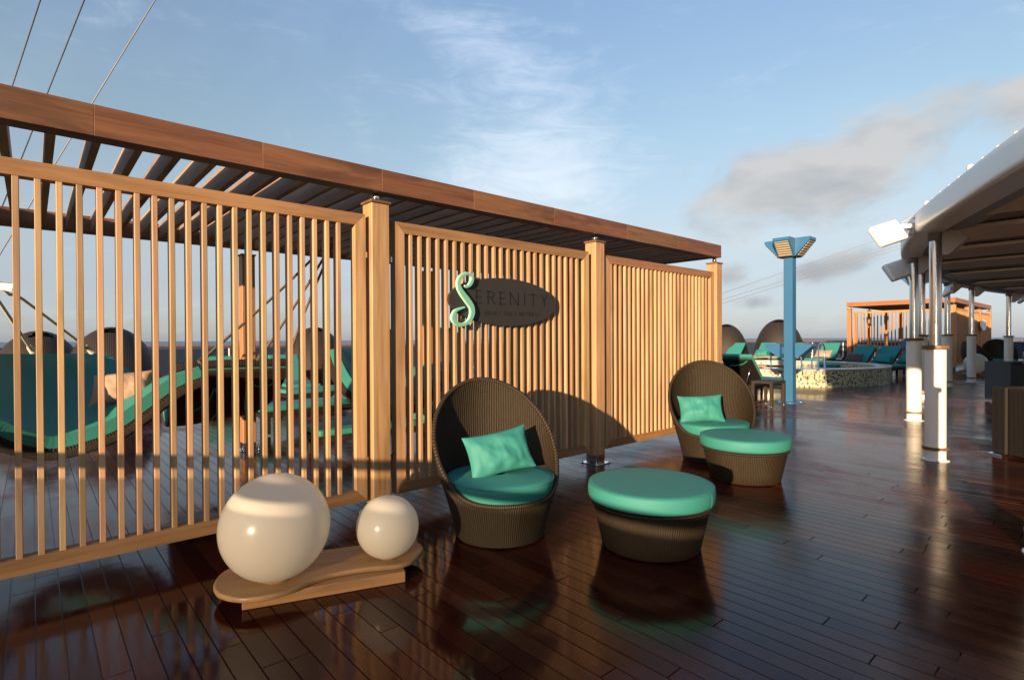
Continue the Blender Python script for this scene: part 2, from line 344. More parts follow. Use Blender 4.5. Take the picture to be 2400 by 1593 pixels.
# ------------------------------------------------------------------ geometry helpers
class MB:
    def __init__(s): s.v, s.f, s.mi, s.uv, s.sm = [], [], [], [], []
    def face(s, idx, mi=0, smooth=False, uv=None):
        s.f.append(idx); s.mi.append(mi); s.sm.append(smooth); s.uv.append(uv)
    def cbox(s, c, d, ch=0.003, mat=None, mi=0, bottom=True):
        """chamfered box, centre c, size d"""
        hx, hy, hz = d[0]/2, d[1]/2, d[2]/2
        ch = min(ch, hx*.45, hy*.45, hz*.45)
        b = len(s.v); ids = {}
        for sx in (-1, 1):
            for sy in (-1, 1):
                for sz in (-1, 1):
                    for ax, q in enumerate(((hx, hy-ch, hz-ch), (hx-ch, hy, hz-ch), (hx-ch, hy-ch, hz))):
                        pnt = Vector((sx*q[0], sy*q[1], sz*q[2]))
                        if mat: pnt = mat @ pnt
                        ids[(sx, sy, sz, ax)] = len(s.v)
                        s.v.append((pnt.x+c[0], pnt.y+c[1], pnt.z+c[2]))
        I = ids
        for sg in (-1, 1):
            q = [I[(sg, -1, -1, 0)], I[(sg, 1, -1, 0)], I[(sg, 1, 1, 0)], I[(sg, -1, 1, 0)]]
            s.face(q if sg > 0 else q[::-1], mi)
            q = [I[(-1, sg, -1, 1)], I[(1, sg, -1, 1)], I[(1, sg, 1, 1)], I[(-1, sg, 1, 1)]]
            s.face(q[::-1] if sg > 0 else q, mi)
            q = [I[(-1, -1, sg, 2)], I[(1, -1, sg, 2)], I[(1, 1, sg, 2)], I[(-1, 1, sg, 2)]]
            s.face(q if sg > 0 else q[::-1], mi)
        for a in (-1, 1):
            for b_ in (-1, 1):
                q = [I[(a, b_, -1, 0)], I[(a, b_, 1, 0)], I[(a, b_, 1, 1)], I[(a, b_, -1, 1)]]
                s.face(q if a*b_ < 0 else q[::-1], mi)
                q = [I[(a, -1, b_, 0)], I[(a, 1, b_, 0)], I[(a, 1, b_, 2)], I[(a, -1, b_, 2)]]
                s.face(q[::-1] if a*b_ < 0 else q, mi)
                q = [I[(-1, a, b_, 1)], I[(1, a, b_, 1)], I[(1, a, b_, 2)], I[(-1, a, b_, 2)]]
                s.face(q if a*b_ < 0 else q[::-1], mi)
                for c_ in (-1, 1):
                    q = [I[(a, b_, c_, 0)], I[(a, b_, c_, 1)], I[(a, b_, c_, 2)]]
                    s.face(q if a*b_*c_ > 0 else q[::-1], mi)
        return s
    def grid(s, P, closed_u=False, closed_v=False, smooth=True, uv=None, mi=0, flip=False):
        """P[i][j] rows of points"""
        b = len(s.v); n, mm = len(P), len(P[0])
        for row in P:
            for q in row: s.v.append(tuple(q))
        for i in range(n if closed_u else n-1):
            for j in range(mm if closed_v else mm-1):
                i2, j2 = (i+1) % n, (j+1) % mm
                q = [b+i*mm+j, b+i2*mm+j, b+i2*mm+j2, b+i*mm+j2]
                u = None
                if uv: u = [uv(i, j), uv(i+1, j), uv(i+1, j+1), uv(i, j+1)]
                if flip:
                    q = q[::-1]; u = u[::-1] if u else None
                s.face(q, mi, smooth, u)
        return s
    def tube(s, path, r, n=10, caps=True, closed=False, mi=0, uvs=None):
        P = [Vector(q) for q in path]; rows = []
        rr = r if isinstance(r, (list, tuple)) else [r]*len(P)
        prev = None
        for i, q in enumerate(P):
            a = P[i-1] if (i > 0 or closed) else P[0]; b_ = P[(i+1) % len(P)] if (i < len(P)-1 or closed) else P[-1]
            tn = (b_-a).normalized()
            if prev is None:
                up = Vector((0, 0, 1)) if abs(tn.z) < 0.9 else Vector((1, 0, 0))
            else: up = prev
            x = (up - tn*up.dot(tn)).normalized(); y = tn.cross(x); prev = x
            rows.append([q + (x*math.cos(k*2*math.pi/n) + y*math.sin(k*2*math.pi/n))*rr[i] for k in range(n)])
        b0 = len(s.v)
        L = len(P)
        s.grid(rows, closed_u=closed, closed_v=True, uv=(lambda i, j: (i/L, j/n)), mi=mi, flip=True)
        if caps and not closed:
            s.face([b0+k for k in range(n)], mi); s.face([b0+(L-1)*n+k for k in range(n)][::-1], mi)
        return s
    def rev(s, prof, n=32, c=(0, 0, 0), mi=0, smooth=True, cap_top=False, cap_bot=False):
        b0 = len(s.v)
        rows = [[(c[0]+r*math.cos(2*math.pi*k/n), c[1]+r*math.sin(2*math.pi*k/n), c[2]+z) for k in range(n)] for r, z in prof]
        s.grid(rows, closed_v=True, uv=lambda i, j: (j/n, prof[min(i, len(prof)-1)][1]), mi=mi, smooth=smooth, flip=True)
        L = len(prof)
        if cap_top: s.face([b0+(L-1)*n+k for k in range(n)], mi)
        if cap_bot: s.face([b0+k for k in range(n)][::-1], mi)
        return s
    def prism(s, poly, z0, z1, mi=0, mat=None):
        b = len(s.v); n = len(poly)
        for z in (z0, z1):
            for q in poly:
                pnt = Vector((q[0], q[1], z))
                if mat: pnt = mat @ pnt
                s.v.append(tuple(pnt))
        s.face([b+k for k in range(n)][::-1], mi); s.face([b+n+k for k in range(n)], mi)
        for k in range(n):
            k2 = (k+1) % n
            s.face([b+k, b+k2, b+n+k2, b+n+k], mi)
        return s
    def mesh(s, name, mats):
        me = bpy.data.meshes.new(name)
        me.from_pydata(s.v, [], s.f)
        for mt in (mats if isinstance(mats, (list, tuple)) else [mats]): me.materials.append(mt)
        me.polygons.foreach_set('material_index', s.mi)
        me.polygons.foreach_set('use_smooth', s.sm)
        if any(u is not None for u in s.uv):
            ul = me.uv_layers.new(name='UVMap')
            k = 0
            for f, u in zip(s.f, s.uv):
                for q in range(len(f)):
                    if u: ul.data[k].uv = u[q]
                    k += 1
        me.update()
        return me
    def build(s, name, mats, parent=None, loc=(0, 0, 0), rot=(0, 0, 0), kind=None):
        return link(s.mesh(name, mats), name, parent, loc, rot, kind)
def link(me, name, parent=None, loc=(0, 0, 0), rot=(0, 0, 0), kind=None):
    o = bpy.data.objects.new(name, me); COL.objects.link(o)
    o.location = loc; o.rotation_euler = rot
    if parent: o.parent = parent
    if kind: o['kind'] = kind
    return o
def tag(o, label, cat, group=None, kind=None):
    o['label'] = label; o['category'] = cat
    if group: o['group'] = group
    if kind: o['kind'] = kind
    return o
def thing(name, label, cat, loc=(0, 0, 0), rz=0.0, group=None, scale=1.0):
    o = bpy.data.objects.new(name, None); COL.objects.link(o)
    o.location = loc; o.rotation_euler = (0, 0, rz); o.scale = (scale,)*3
    o.empty_display_size = 0.1
    return tag(o, label, cat, group)
def dup(root, loc, rz, label, scale=None, group=None):
    def cp(o, par):
        c = o.copy(); COL.objects.link(c)
        if par: c.parent = par
        for ch in kids.get(o.name, []): cp(ch, c)
        return c
    kids = {}
    def walk(o):
        kids[o.name] = list(o.children)
        for ch in o.children: walk(ch)
    walk(root)
    c = cp(root, None)
    c.location = loc; c.rotation_euler = (0, 0, rz); c['label'] = label
    if scale: c.scale = (scale,)*3
    if group: c['group'] = group
    return c
def rbox(d, r, seg=3, c=(0, 0, 0), puff=0.0, n=1):
    """soft rounded box as a mesh builder"""
    bm = bmesh.new(); bmesh.ops.create_cube(bm, size=1.0)
    bmesh.ops.scale(bm, vec=Vector(d), verts=bm.verts)
    bmesh.ops.bevel(bm, geom=list(bm.edges), offset=r, segments=seg, profile=0.5, affect='EDGES')
    mb = MB(); bm.verts.index_update()
    for v in bm.verts: mb.v.append((v.co.x+c[0], v.co.y+c[1], v.co.z+c[2]))
    for f in bm.faces: mb.face([v.index for v in f.verts], 0, len(f.verts) < 9 and f.calc_area() < 0.9*max(d)*min(d))
    bm.free()
    return mb
def lerp(a, b, t): return a+(b-a)*t
def interp(tab, x):
    if x <= tab[0][0]: return tab[0][1]
    for (x0, y0), (x1, y1) in zip(tab, tab[1:]):
        if x <= x1:
            t = (x-x0)/(x1-x0); return lerp(y0, y1, t)
    return tab[-1][1]
def catmull(pts, n=8, closed=False):
    P = [Vector(q) for q in pts]; out = []; L = len(P)
    for i in range(L if closed else L-1):
        p0 = P[i-1] if (i > 0 or closed) else P[0]; p1 = P[i]; p2 = P[(i+1) % L]; p3 = P[(i+2) % L] if (i+2 < L or closed) else P[-1]
        for k in range(n):
            t = k/n
            out.append(0.5*((2*p1)+(p2-p0)*t+(2*p0-5*p1+4*p2-p3)*t*t+(3*p1-p0-3*p2+p3)*t**3))
    if not closed: out.append(P[-1])
    return out
def project(q):
    d = Vector(q)-EYE; z = d.dot(fwd)
    return (1200+FPX*d.dot(r2)/z, 805-FPX*d.dot(u2)/z, z)

# ------------------------------------------------------------------ setting: sea, hull, deck
sea = MB(); ring = [(52000*math.cos(k*math.pi/48), 52000*math.sin(k*math.pi/48), -30.0) for k in range(96)]
sea.v = ring+[(0, 0, -30.0)]
for k in range(96): sea.face([k, (k+1) % 96, 96])
sea.build('sea', sea_m, kind='structure')

deck = MB()
out = [(-9, 23.9), (8, 24.25), (27, 21.25), (39.5, 14.05), (46, 4.9), (47, -14), (-9, -14)]
deck.prism(out, -0.6, -0.012)
deck_o = deck.build('deck', black_m, kind='structure')

def inside(x, y):
    if y < 24: pass
    lim = interp([(-9, 23.8), (8, 24.15), (27, 21.1), (39.5, 13.9), (46, 4.8)], x)
    return y < lim
W = 0.1066
cands = []
k0 = int(-6/W)
for k in range(k0, int(45.5/W)):
    x0 = k*W; y = -9.0 - random.random()*2.4
    while True:
        ln = random.choice((1.5, 2.0, 2.4, 2.7, 3.0)) + random.random()*0.3
        y1 = y+ln
        lim = interp([(-9, 23.8), (8, 24.15), (27, 21.1), (39.5, 13.9), (46, 4.8)], x0)
        if y >= lim-0.2: break
        cands.append((x0, y, min(y1, lim)))
        y = y1
def scr_area(pk):
    x0, ya, yb = pk
    n = 12; a = 0.0
    for i in range(n):
        y = ya+(yb-ya)*(i+.5)/n
        u, v, z = project((x0+W/2, y, 0))
        if z > 0.4 and 0 < u < 2400 and 0 < v < 1593:
            a += (yb-ya)/n*W/z**3
    return a
cands.sort(key=scr_area, reverse=True)
def plank_geo(mb, pk, rnds):
    x0, ya, yb = pk
    g, e = 0.0026, 0.0004
    t1, t2 = random.uniform(-.0005, .0005), random.uniform(-.0005, .0005)
    xa, xb = x0+g, x0+W-g; ya, yb = ya+0.003, yb-0.003
    b = len(mb.v)
    mb.v += [(xa, ya, -.011), (xb, ya, -.011), (xb, yb, -.011), (xa, yb, -.011),
             (xa, ya, -.0015+t1), (xb, ya, -.0015-t1), (xb, yb, -.0015-t2), (xa, yb, -.0015+t2),
             (xa+e, ya+e, t1), (xb-e, ya+e, -t1), (xb-e, yb-e, -t2), (xa+e, yb-e, t2)]
    for q in ([8, 9, 10, 11], [4, 5, 9, 8], [5, 6, 10, 9], [6, 7, 11, 10], [7, 4, 8, 11], [0, 1, 5, 4], [1, 2, 6, 5], [2, 3, 7, 6], [3, 0, 4, 7]):
        mb.face([b+i for i in q])
    r = random.random()
    rnds += [r]*9
def set_rnd(me, rn):
    a = me.attributes.new('rnd', 'FLOAT', 'FACE'); a.data.foreach_set('value', rn)
NP = 292
for pk in cands[:NP]:
    mb = MB(); rn = []; plank_geo(mb, pk, rn)
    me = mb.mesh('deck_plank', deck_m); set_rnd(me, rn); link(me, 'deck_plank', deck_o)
mb = MB(); rn = []
for pk in cands[NP:]: plank_geo(mb, pk, rn)
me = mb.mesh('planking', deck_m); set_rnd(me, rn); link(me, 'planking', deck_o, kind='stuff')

# glass guard rail round the ship's edge
rail = thing('guard_rail', 'long glass guard rail with varnished wooden handrail along the deck edge before the sea', 'railing')
RP = [(-8, 23.9), (8, 24.2), (27, 21.2), (39.5, 14.0), (46, 4.9), (47, -12)]
MB().tube([(x, y, 1.22) for x, y in RP], 0.035, 8).build('handrail', rail_w, rail)
MB().tube([(x, y, 1.165) for x, y in RP], 0.016, 6).build('glass_cap', steel, rail)
pm = MB().cbox((0, 0, .57), (.05, .05, 1.14), .004).mesh('post', white_p)
for (xa, ya), (xb, yb) in zip(RP, RP[1:]):
    L = math.hypot(xb-xa, yb-ya); n = max(1, round(L/2.0)); an = math.atan2(yb-ya, xb-xa)
    gm = MB().cbox((0, 0, .60), (L/n-.07, .014, 1.08), .002).mesh('glass_pane', glass_n)
    for i in range(n):
        tx = (i+.5)/n; link(gm, 'glass_pane', rail, (lerp(xa, xb, tx), lerp(ya, yb, tx), 0), (0, 0, an))
        tx = i/n; link(pm, 'post', rail, (lerp(xa, xb, tx), lerp(ya, yb, tx), 0), (0, 0, an))

# ------------------------------------------------------------------ pergola
BACKP = {}
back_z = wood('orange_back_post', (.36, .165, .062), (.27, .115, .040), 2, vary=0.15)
PX = [-0.735, 2.06, 4.855, 7.645]
def post_meshes():
    w = .16
    body = MB().cbox((w/2, w/2, 1.335), (w, w, 2.46), .006).mesh('post', teak_z)
    cap = MB().cbox((w/2, w/2, 2.576), (w+.024, w+.024, .022), .004).mesh('cap', cap_w)
    ball = MB().rev([(.018, 2.587), (.024, 2.600), (.030, 2.612), (.033, 2.628), (.030, 2.642), (.022, 2.650), (.022, 2.66)], 16, (w/2, w/2, 0)).mesh('bearing', chrome)
    base = MB().cbox((w/2, w/2, .0575), (w-.006, w-.006, .095), .003).cbox((w/2, w/2, .005), (.25, .25, .010), .003).mesh('base_plate', chrome)
    bolt = MB().rev([(.011, .010), (.011, .022), (.006, .024), (.006, .036), (.001, .037)], 8, smooth=False)
    return body, cap, ball, base, bolt.mesh('bolt', chrome)
POST = post_meshes()
BRM = MB().cbox((0, 0, 0), (.030, .03, .05), .002).mesh('hinge_bracket', steel)
def add_post(par, x, y):
    p = link(POST[0], 'post', par, (x, y, 0))
    for me, n in zip(POST[1:4], ('cap', 'bearing', 'base_plate')): link(me, n, p)
    for sx in (-1, 1):
        for sy in (-1, 1): link(POST[4], 'bolt', p, (.08+sx*.105, .08+sy*.105, 0))
    return p
SLAT_ME = {}
def add_screen(par, x0, x1, y, first, pitch, n, top, bot, depth=.086, slat=(.030, .076), rot=0.0, loc=None):
    """framed slat screen in a vertical plane; local x runs along it"""
    fr = bpy.data.objects.new('screen', None); COL.objects.link(fr); fr.parent = par
    fr.location = loc or (0, y, 0); fr.rotation_euler = (0, 0, rot)
    sw, rh = .088, .092
    def mit(mb, x, z, wdt, top_):  # mitred stile
        pass
    st = MB()
    for (xa, sgn) in ((x0, 1), (x1, -1)):
        poly = [(xa, bot), (xa+sgn*sw, bot+rh), (xa+sgn*sw, top-rh), (xa, top)]
        if sgn < 0: poly = poly[::-1]
        rm = Matrix(((1, 0, 0, 0), (0, 0, -1, depth), (0, 1, 0, 0), (0, 0, 0, 1)))
        MB().prism(poly, 0, depth, mat=rm).build('stile', teak_z, fr)
    for za, sgn in ((bot, 1), (top, -1)):
        poly = [(x0+.0015, za), (x1-.0015, za), (x1-sw-.0005, za+sgn*rh), (x0+sw+.0005, za+sgn*rh)]
        if sgn < 0: poly = poly[::-1]
        rm = Matrix(((1, 0, 0, 0), (0, 0, -1, depth-.001), (0, 1, 0, 0), (0, 0, 0, 1)))
        MB().prism(poly, 0, depth-.002, mat=rm).build('rail', rail_x, fr)
    key = (slat, round(top-bot, 3))
    if key not in SLAT_ME:
        SLAT_ME[key] = MB().cbox((0, 0, 0), (slat[0], slat[1], top-bot-2*rh+.012), .0025).mesh('slat', slat_z)
    for i in range(n):
        link(SLAT_ME[key], 'slat', fr, (first+i*pitch+random.uniform(-.0012, .0012), .005+slat[1]/2, (top+bot)/2))
    for xx in (x0-.014, x1+.014):
        for zz in (bot+.32, top-.32): link(BRM, 'hinge_bracket', fr, (xx, depth/2, zz))
    return fr

def make_pergola(per, dense, ends, bx=None, by=None):
    bx, by = bx or beam_x, by or beam_y
    yb, yt = 4.03, 7.80
    zb, zt = 2.662, 2.846
    # front and back edge beams in board lengths, then side beams
    cuts = [-.80, .284, 1.228, 2.155, 3.10, 4.18, 5.45, 6.60, 7.781]
    for y0 in (yb, yt-.14):
        for a, b in zip(cuts, cuts[1:]):
            MB().cbox(((a+b)/2, y0+.07, (zb+zt)/2), (b-a-.0012, .14, zt-zb), .0015).build('beam', bx, per)
    for x0 in (-.80, 7.641):
        MB().cbox((x0+.07, (yb+yt)/2, (zb+zt)/2), (.139, yt-yb-.286, zt-zb-.002), .006).build('side_beam', by, per)
    rm = MB().cbox((0, 0, 0), (.046, yt-yb-.284, .168), .004).mesh('rafter', rafter_y)
    x = -.575
    while x < 7.60:
        link(rm, 'rafter', per, (x+.024, (yb+yt)/2, zb+.089+random.uniform(-.002, .002))); x += .2146
    for xx in PX:
        add_post(per, xx, 4.03)
        bp_ = add_post(per, xx, 7.64)
        if 'o' not in BACKP: BACKP['o'] = POST[0].copy(); BACKP['o'].materials[0] = back_z
        bp_.data = BACKP['o']
    if dense:
        add_screen(per, -.545, 2.022, 4.062, -.436, .0932, 25, 2.462, .152)
        add_screen(per, 2.290, 4.775, 4.062, 2.445, .0932, 24, 2.445, .152)
        add_screen(per, 5.068, 7.610, 4.062, 5.190, .0932, 25, 2.438, .152)
    if ends:
        add_screen(per, -7.56, -4.24, 0, -7.42, .127, 25, 2.44, .16, rot=-math.pi/2, loc=(-.70, 0, 0))

per = thing('pergola', 'large teak pergola with slatted screens and rafters nearest the camera', 'pergola', group='teak pergolas on the deck')
make_pergola(per, True, False)

# ------------------------------------------------------------------ far pergola (same design, mirrored bay)
S = 1.114
FARM = {}
far = thing('pergola', 'distant teak pergola beyond the whirlpool with a slatted end facing the camera', 'pergola', (30.85, 0.38, 0), 0, 'teak pergolas on the deck', S)
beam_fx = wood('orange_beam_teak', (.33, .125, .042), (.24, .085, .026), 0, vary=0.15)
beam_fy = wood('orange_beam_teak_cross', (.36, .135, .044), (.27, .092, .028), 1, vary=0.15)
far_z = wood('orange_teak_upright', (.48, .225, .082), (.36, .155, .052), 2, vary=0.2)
make_pergola(far, True, True, beam_fx, beam_fy)
for o in bpy.data.objects:
    pr = o.parent
    while pr and pr.parent: pr = pr.parent
    if pr == far and o.type == 'MESH' and o.data.materials[0] in (teak_z, slat_z, rail_x):
        if o.data.users > 1:
            key = o.data.name+'_far'
            if key not in FARM:
                FARM[key] = o.data.copy(); FARM[key].materials[0] = far_z
            o.data = FARM[key]
        else: o.data.materials[0] = far_z

# unseen balustrade added past the left edge to shade the foot of the scene
part = thing('balustrade', 'unseen low balustrade with varnished rail, added left of the pergola for its shade', 'balustrade', (-1.30, -7.0, 0), R(3.0))
MB().cbox((0, 5.48, 1.105), (.06, 10.96, .085), .012).build('handrail', rail_w, part)
bp = (.03, 2.6, 5.2, 7.62, 10.93)
for k, y in enumerate(bp):
    MB().cbox((0, y, .53), (.05, .05, 1.06), .004).build('post', white_p, part)
    if k < 4:
        y2 = bp[k+1]
        MB().cbox((0, (y+y2)/2, .535), (.014, y2-y-.08, .93), .002).build('glass_pane', glass_m if k == 3 else glass_k, part)  # pane tints chosen for how much sun each stretch lets through

# ------------------------------------------------------------------ sign
sign = thing('sign', 'dark oval SERENITY sign with tall mint green S on the slatted screen', 'sign', (3.5, 4.070, 1.815))
def oval(a, b, n=72): return [(a*math.cos(2*math.pi*k/n), b*math.sin(2*math.pi*k/n)) for k in range(n)]
XZ = Matrix(((1, 0, 0, 0), (0, 0, 1, 0), (0, 1, 0, 0), (0, 0, 0, 1)))   # poly (x,z), extrude along y
mb = MB().prism(oval(.690, .232)[::-1], -.045, -.012, mat=XZ)
mb.build('board', sign_b, sign)
for xx in (-.4, .4): MB().cbox((xx, -.004, 0), (.05, .018, .05)).build('mount', sign_b, sign)
def stroke_letter(strokes, x0, z0, w, h, th, dep=.004, y=-.0452):
    mb = MB()
    for st in strokes:
        pts = [Vector((x0+q[0]*w, z0+q[1]*h)) for q in st]
        L = []; Rr = []
        for i, q in enumerate(pts):
            a = pts[max(i-1, 0)]; b = pts[min(i+1, len(pts)-1)]
            d = (b-a).normalized(); nrm = Vector((-d.y, d.x))*th/2
            e = d*th/2*(-1 if i == 0 else (1 if i == len(pts)-1 else 0))
            L.append(q+nrm+e); Rr.append(q-nrm+e)
        poly = [(q.x, q.y) for q in L] + [(q.x, q.y) for q in Rr[::-1]]
        mb.prism(poly, y-dep, y, mat=XZ)
    return mb
arc = [(1*math.sin(a)*.95, .75+.25*math.cos(a)) for a in [math.pi*k/8 for k in range(9)]]
GL = {'E': [[(0, 0), (0, 1)], [(0, 1), (1, 1)], [(0, .5), (.9, .5)], [(0, 0), (1, 0)]],
      'R': [[(0, 0), (0, 1)], [(0, 1), (.35, 1)]+[(.35+.55*q[0], q[1]) for q in arc]+[(.35, .5), (0, .5)], [(.45, .5), (1, 0)]],
      'N': [[(0, 0), (0, 1)], [(0, 1), (1, 0)], [(1, 0), (1, 1)]], 'I': [[(.5, 0), (.5, 1)]],
      'T': [[(.5, 0), (.5, 1)], [(0, 1), (1, 1)]], 'Y': [[(.5, 0), (.5, .48)], [(.5, .48), (0, 1)], [(.5, .48), (1, 1)]],
      'A': [[(0, 0), (.5, 1)], [(1, 0), (.5, 1)], [(.2, .36), (.8, .36)]],
      'D': [[(0, 0), (0, 1)], [(0, 1), (.4, 1), (.8, .85), (1, .5), (.8, .15), (.4, 0), (0, 0)]],
      'U': [[(0, 1), (0, .3), (.2, .04), (.5, 0), (.8, .04), (1, .3), (1, 1)]], 'L': [[(0, 1), (0, 0)], [(0, 0), (1, 0)]],
      'O': [[(.5+.5*math.sin(2*math.pi*k/14), .5+.5*math.cos(2*math.pi*k/14)) for k in range(15)]]}
for ch, xa, xb in (('E', 3.115, 3.173), ('R', 3.252, 3.335), ('E', 3.404, 3.463), ('N', 3.535, 3.640), ('I', 3.70, 3.75), ('T', 3.801, 3.892), ('Y', 3.967, 4.046)):
    stroke_letter(GL[ch], xa-3.5, 1.793-1.815, xb-xa, .115, .0105).build('letter', sign_l, sign)
def words(txt, xa, xb, name):
    mb = MB(); n = len(txt); cw = (xb-xa)/(n-1+.55)
    for i, ch in enumerate(txt):
        q = stroke_letter(GL[ch], xa+i*cw-3.5, 1.690-1.815, cw*.55, .030, .0045)
        b = len(mb.v); mb.v += q.v
        for f in q.f: mb.face([b+k for k in f])
    mb.build(name, sign_s, sign)
words('ADULT', 3.212, 3.411, 'small_lettering'); words('ONLY', 3.459, 3.610, 'small_lettering'); words('RETREAT', 3.660, 3.939, 'small_lettering')
SP = [(2.964, 1.941), (2.990, 1.934), (3.020, 1.950), (3.044, 1.983), (3.052, 2.016), (3.034, 2.043), (2.99, 2.052), (2.932, 2.028), (2.897, 1.976), (2.903, 1.922),
      (2.938, 1.87), (2.994, 1.812), (3.040, 1.756), (3.052, 1.702), (3.034, 1.647), (2.993, 1.604), (2.931, 1.584), (2.868, 1.598), (2.834, 1.637), (2.842, 1.681), (2.876, 1.716), (2.963, 1.744)]
sp = catmull([(a, b, 0) for a, b in SP], 6)
ns = len(sp)
def s_ribbon(extra, y0, y1, mats):
    L, Rr = [], []
    for i, q in enumerate(sp):
        a, b = sp[max(i-1, 0)], sp[min(i+1, ns-1)]; d = (b-a).normalized(); nr = Vector((-d.y, d.x, 0))
        tt = i/(ns-1)
        wd = interp([(0, .004), (.12, .013), (.28, .010), (.40, .016), (.52, .025), (.62, .021), (.74, .012), (.86, .016), (.94, .011), (1, .003)], tt) + extra
        L.append(q+nr*wd); Rr.append(q-nr*wd)
    mb = MB()
    def P(q, y): return (q.x-3.5, y, q.y-1.815)
    rows = [[P(L[i], y0), P(Rr[i], y0), P(Rr[i], y1), P(L[i], y1)] for i in range(ns)]
    b0 = len(mb.v)
    mb.grid(rows, closed_v=True, smooth=False)
    mb.face([b0+3, b0+2, b0+1, b0]); k = b0+(ns-1)*4; mb.face([k, k+1, k+2, k+3])
    return mb
s_o = s_ribbon(0, -.082, -.072, mint).build('initial', mint, sign)
s_ribbon(.0045, -.0715, -.050, mint_e).build('rim', mint_e, s_o)

# ------------------------------------------------------------------ globe lamps on a teak board
plinth = thing('lamp_stand', 'low pear-shaped teak board on a plinth under two white globes', 'lamp stand', (1.30, 3.15, 0), R(-19.0))
outl = [(0.746, 3.368), (0.733, 3.284), (0.737, 3.219), (0.769, 3.138), (0.823, 3.07), (0.889, 3.03), (0.954, 3.013), (1.035, 3.011), (1.117, 3.027), (1.197, 3.050), (1.290, 3.052),
        (1.405, 3.020), (1.506, 2.975), (1.578, 2.933), (1.665, 2.900), (1.751, 2.908), (1.832, 2.958), (1.894, 3.02), (1.922, 3.093), (1.92, 3.174), (1.872, 3.245), (1.78, 3.285), (1.69, 3.315),
        (1.59, 3.365), (1.51, 3.395), (1.423, 3.429), (1.33, 3.475), (1.22, 3.52), (1.10, 3.555), (0.98, 3.57), (0.88, 3.545), (0.80, 3.475)]
cs, sn = math.cos(R(19)), math.sin(R(19))
loc_o = [((x-1.30)*cs-(y-3.15)*sn, (x-1.30)*sn+(y-3.15)*cs, 0) for x, y in outl]
sm = catmull(loc_o, 4, True)
cen = Vector((0, 0, 0))
mb = MB(); rows = []
for off, z in ((.012, .066), (.003, .068), (0, .073), (0, .089), (.003, .094), (.012, .096)):
    row = []
    for i, q in enumerate(sm):
        d = (sm[(i+1) % len(sm)]-sm[i-1]).normalized(); nr = Vector((-d.y, d.x, 0))
        row.append(q+nr*off+Vector((0, 0, z)))
    rows.append(row)
mb.grid(rows, closed_v=True, flip=True)
n = len(sm); mb.face([5*n+k for k in range(n)]); mb.face([k for k in range(n)][::-1])
mb.build('board', board_w, plinth)
MB().cbox((.0, -.015, .033), (.88, .30, .064), .004).build('plinth', board_w, plinth)
def sphere(r, n=48, m_=32):
    return MB().rev([(max(r*math.sin(math.pi*k/m_), .0005), -r*math.cos(math.pi*k/m_)) for k in range(m_+1)], n)
def globe(c, r, label, zb):
    g = thing('globe_lamp', label, 'globe lamp', (c[0], c[1], zb), 0, 'white globe lamps')
    mb = sphere(r); mb.build('globe', globe_m, g, (0, 0, r))
    MB().rev([(r*.28, 0.001), (r*.28, r*.045)], 28).build('base_ring', board_w, g)
    return g
globe((1.0305, 3.205), .2965, 'large white globe lamp at the left end of the teak board', .0965)
globe((1.651, 3.045), .191, 'small white globe lamp at the right end of the teak board', .0965)

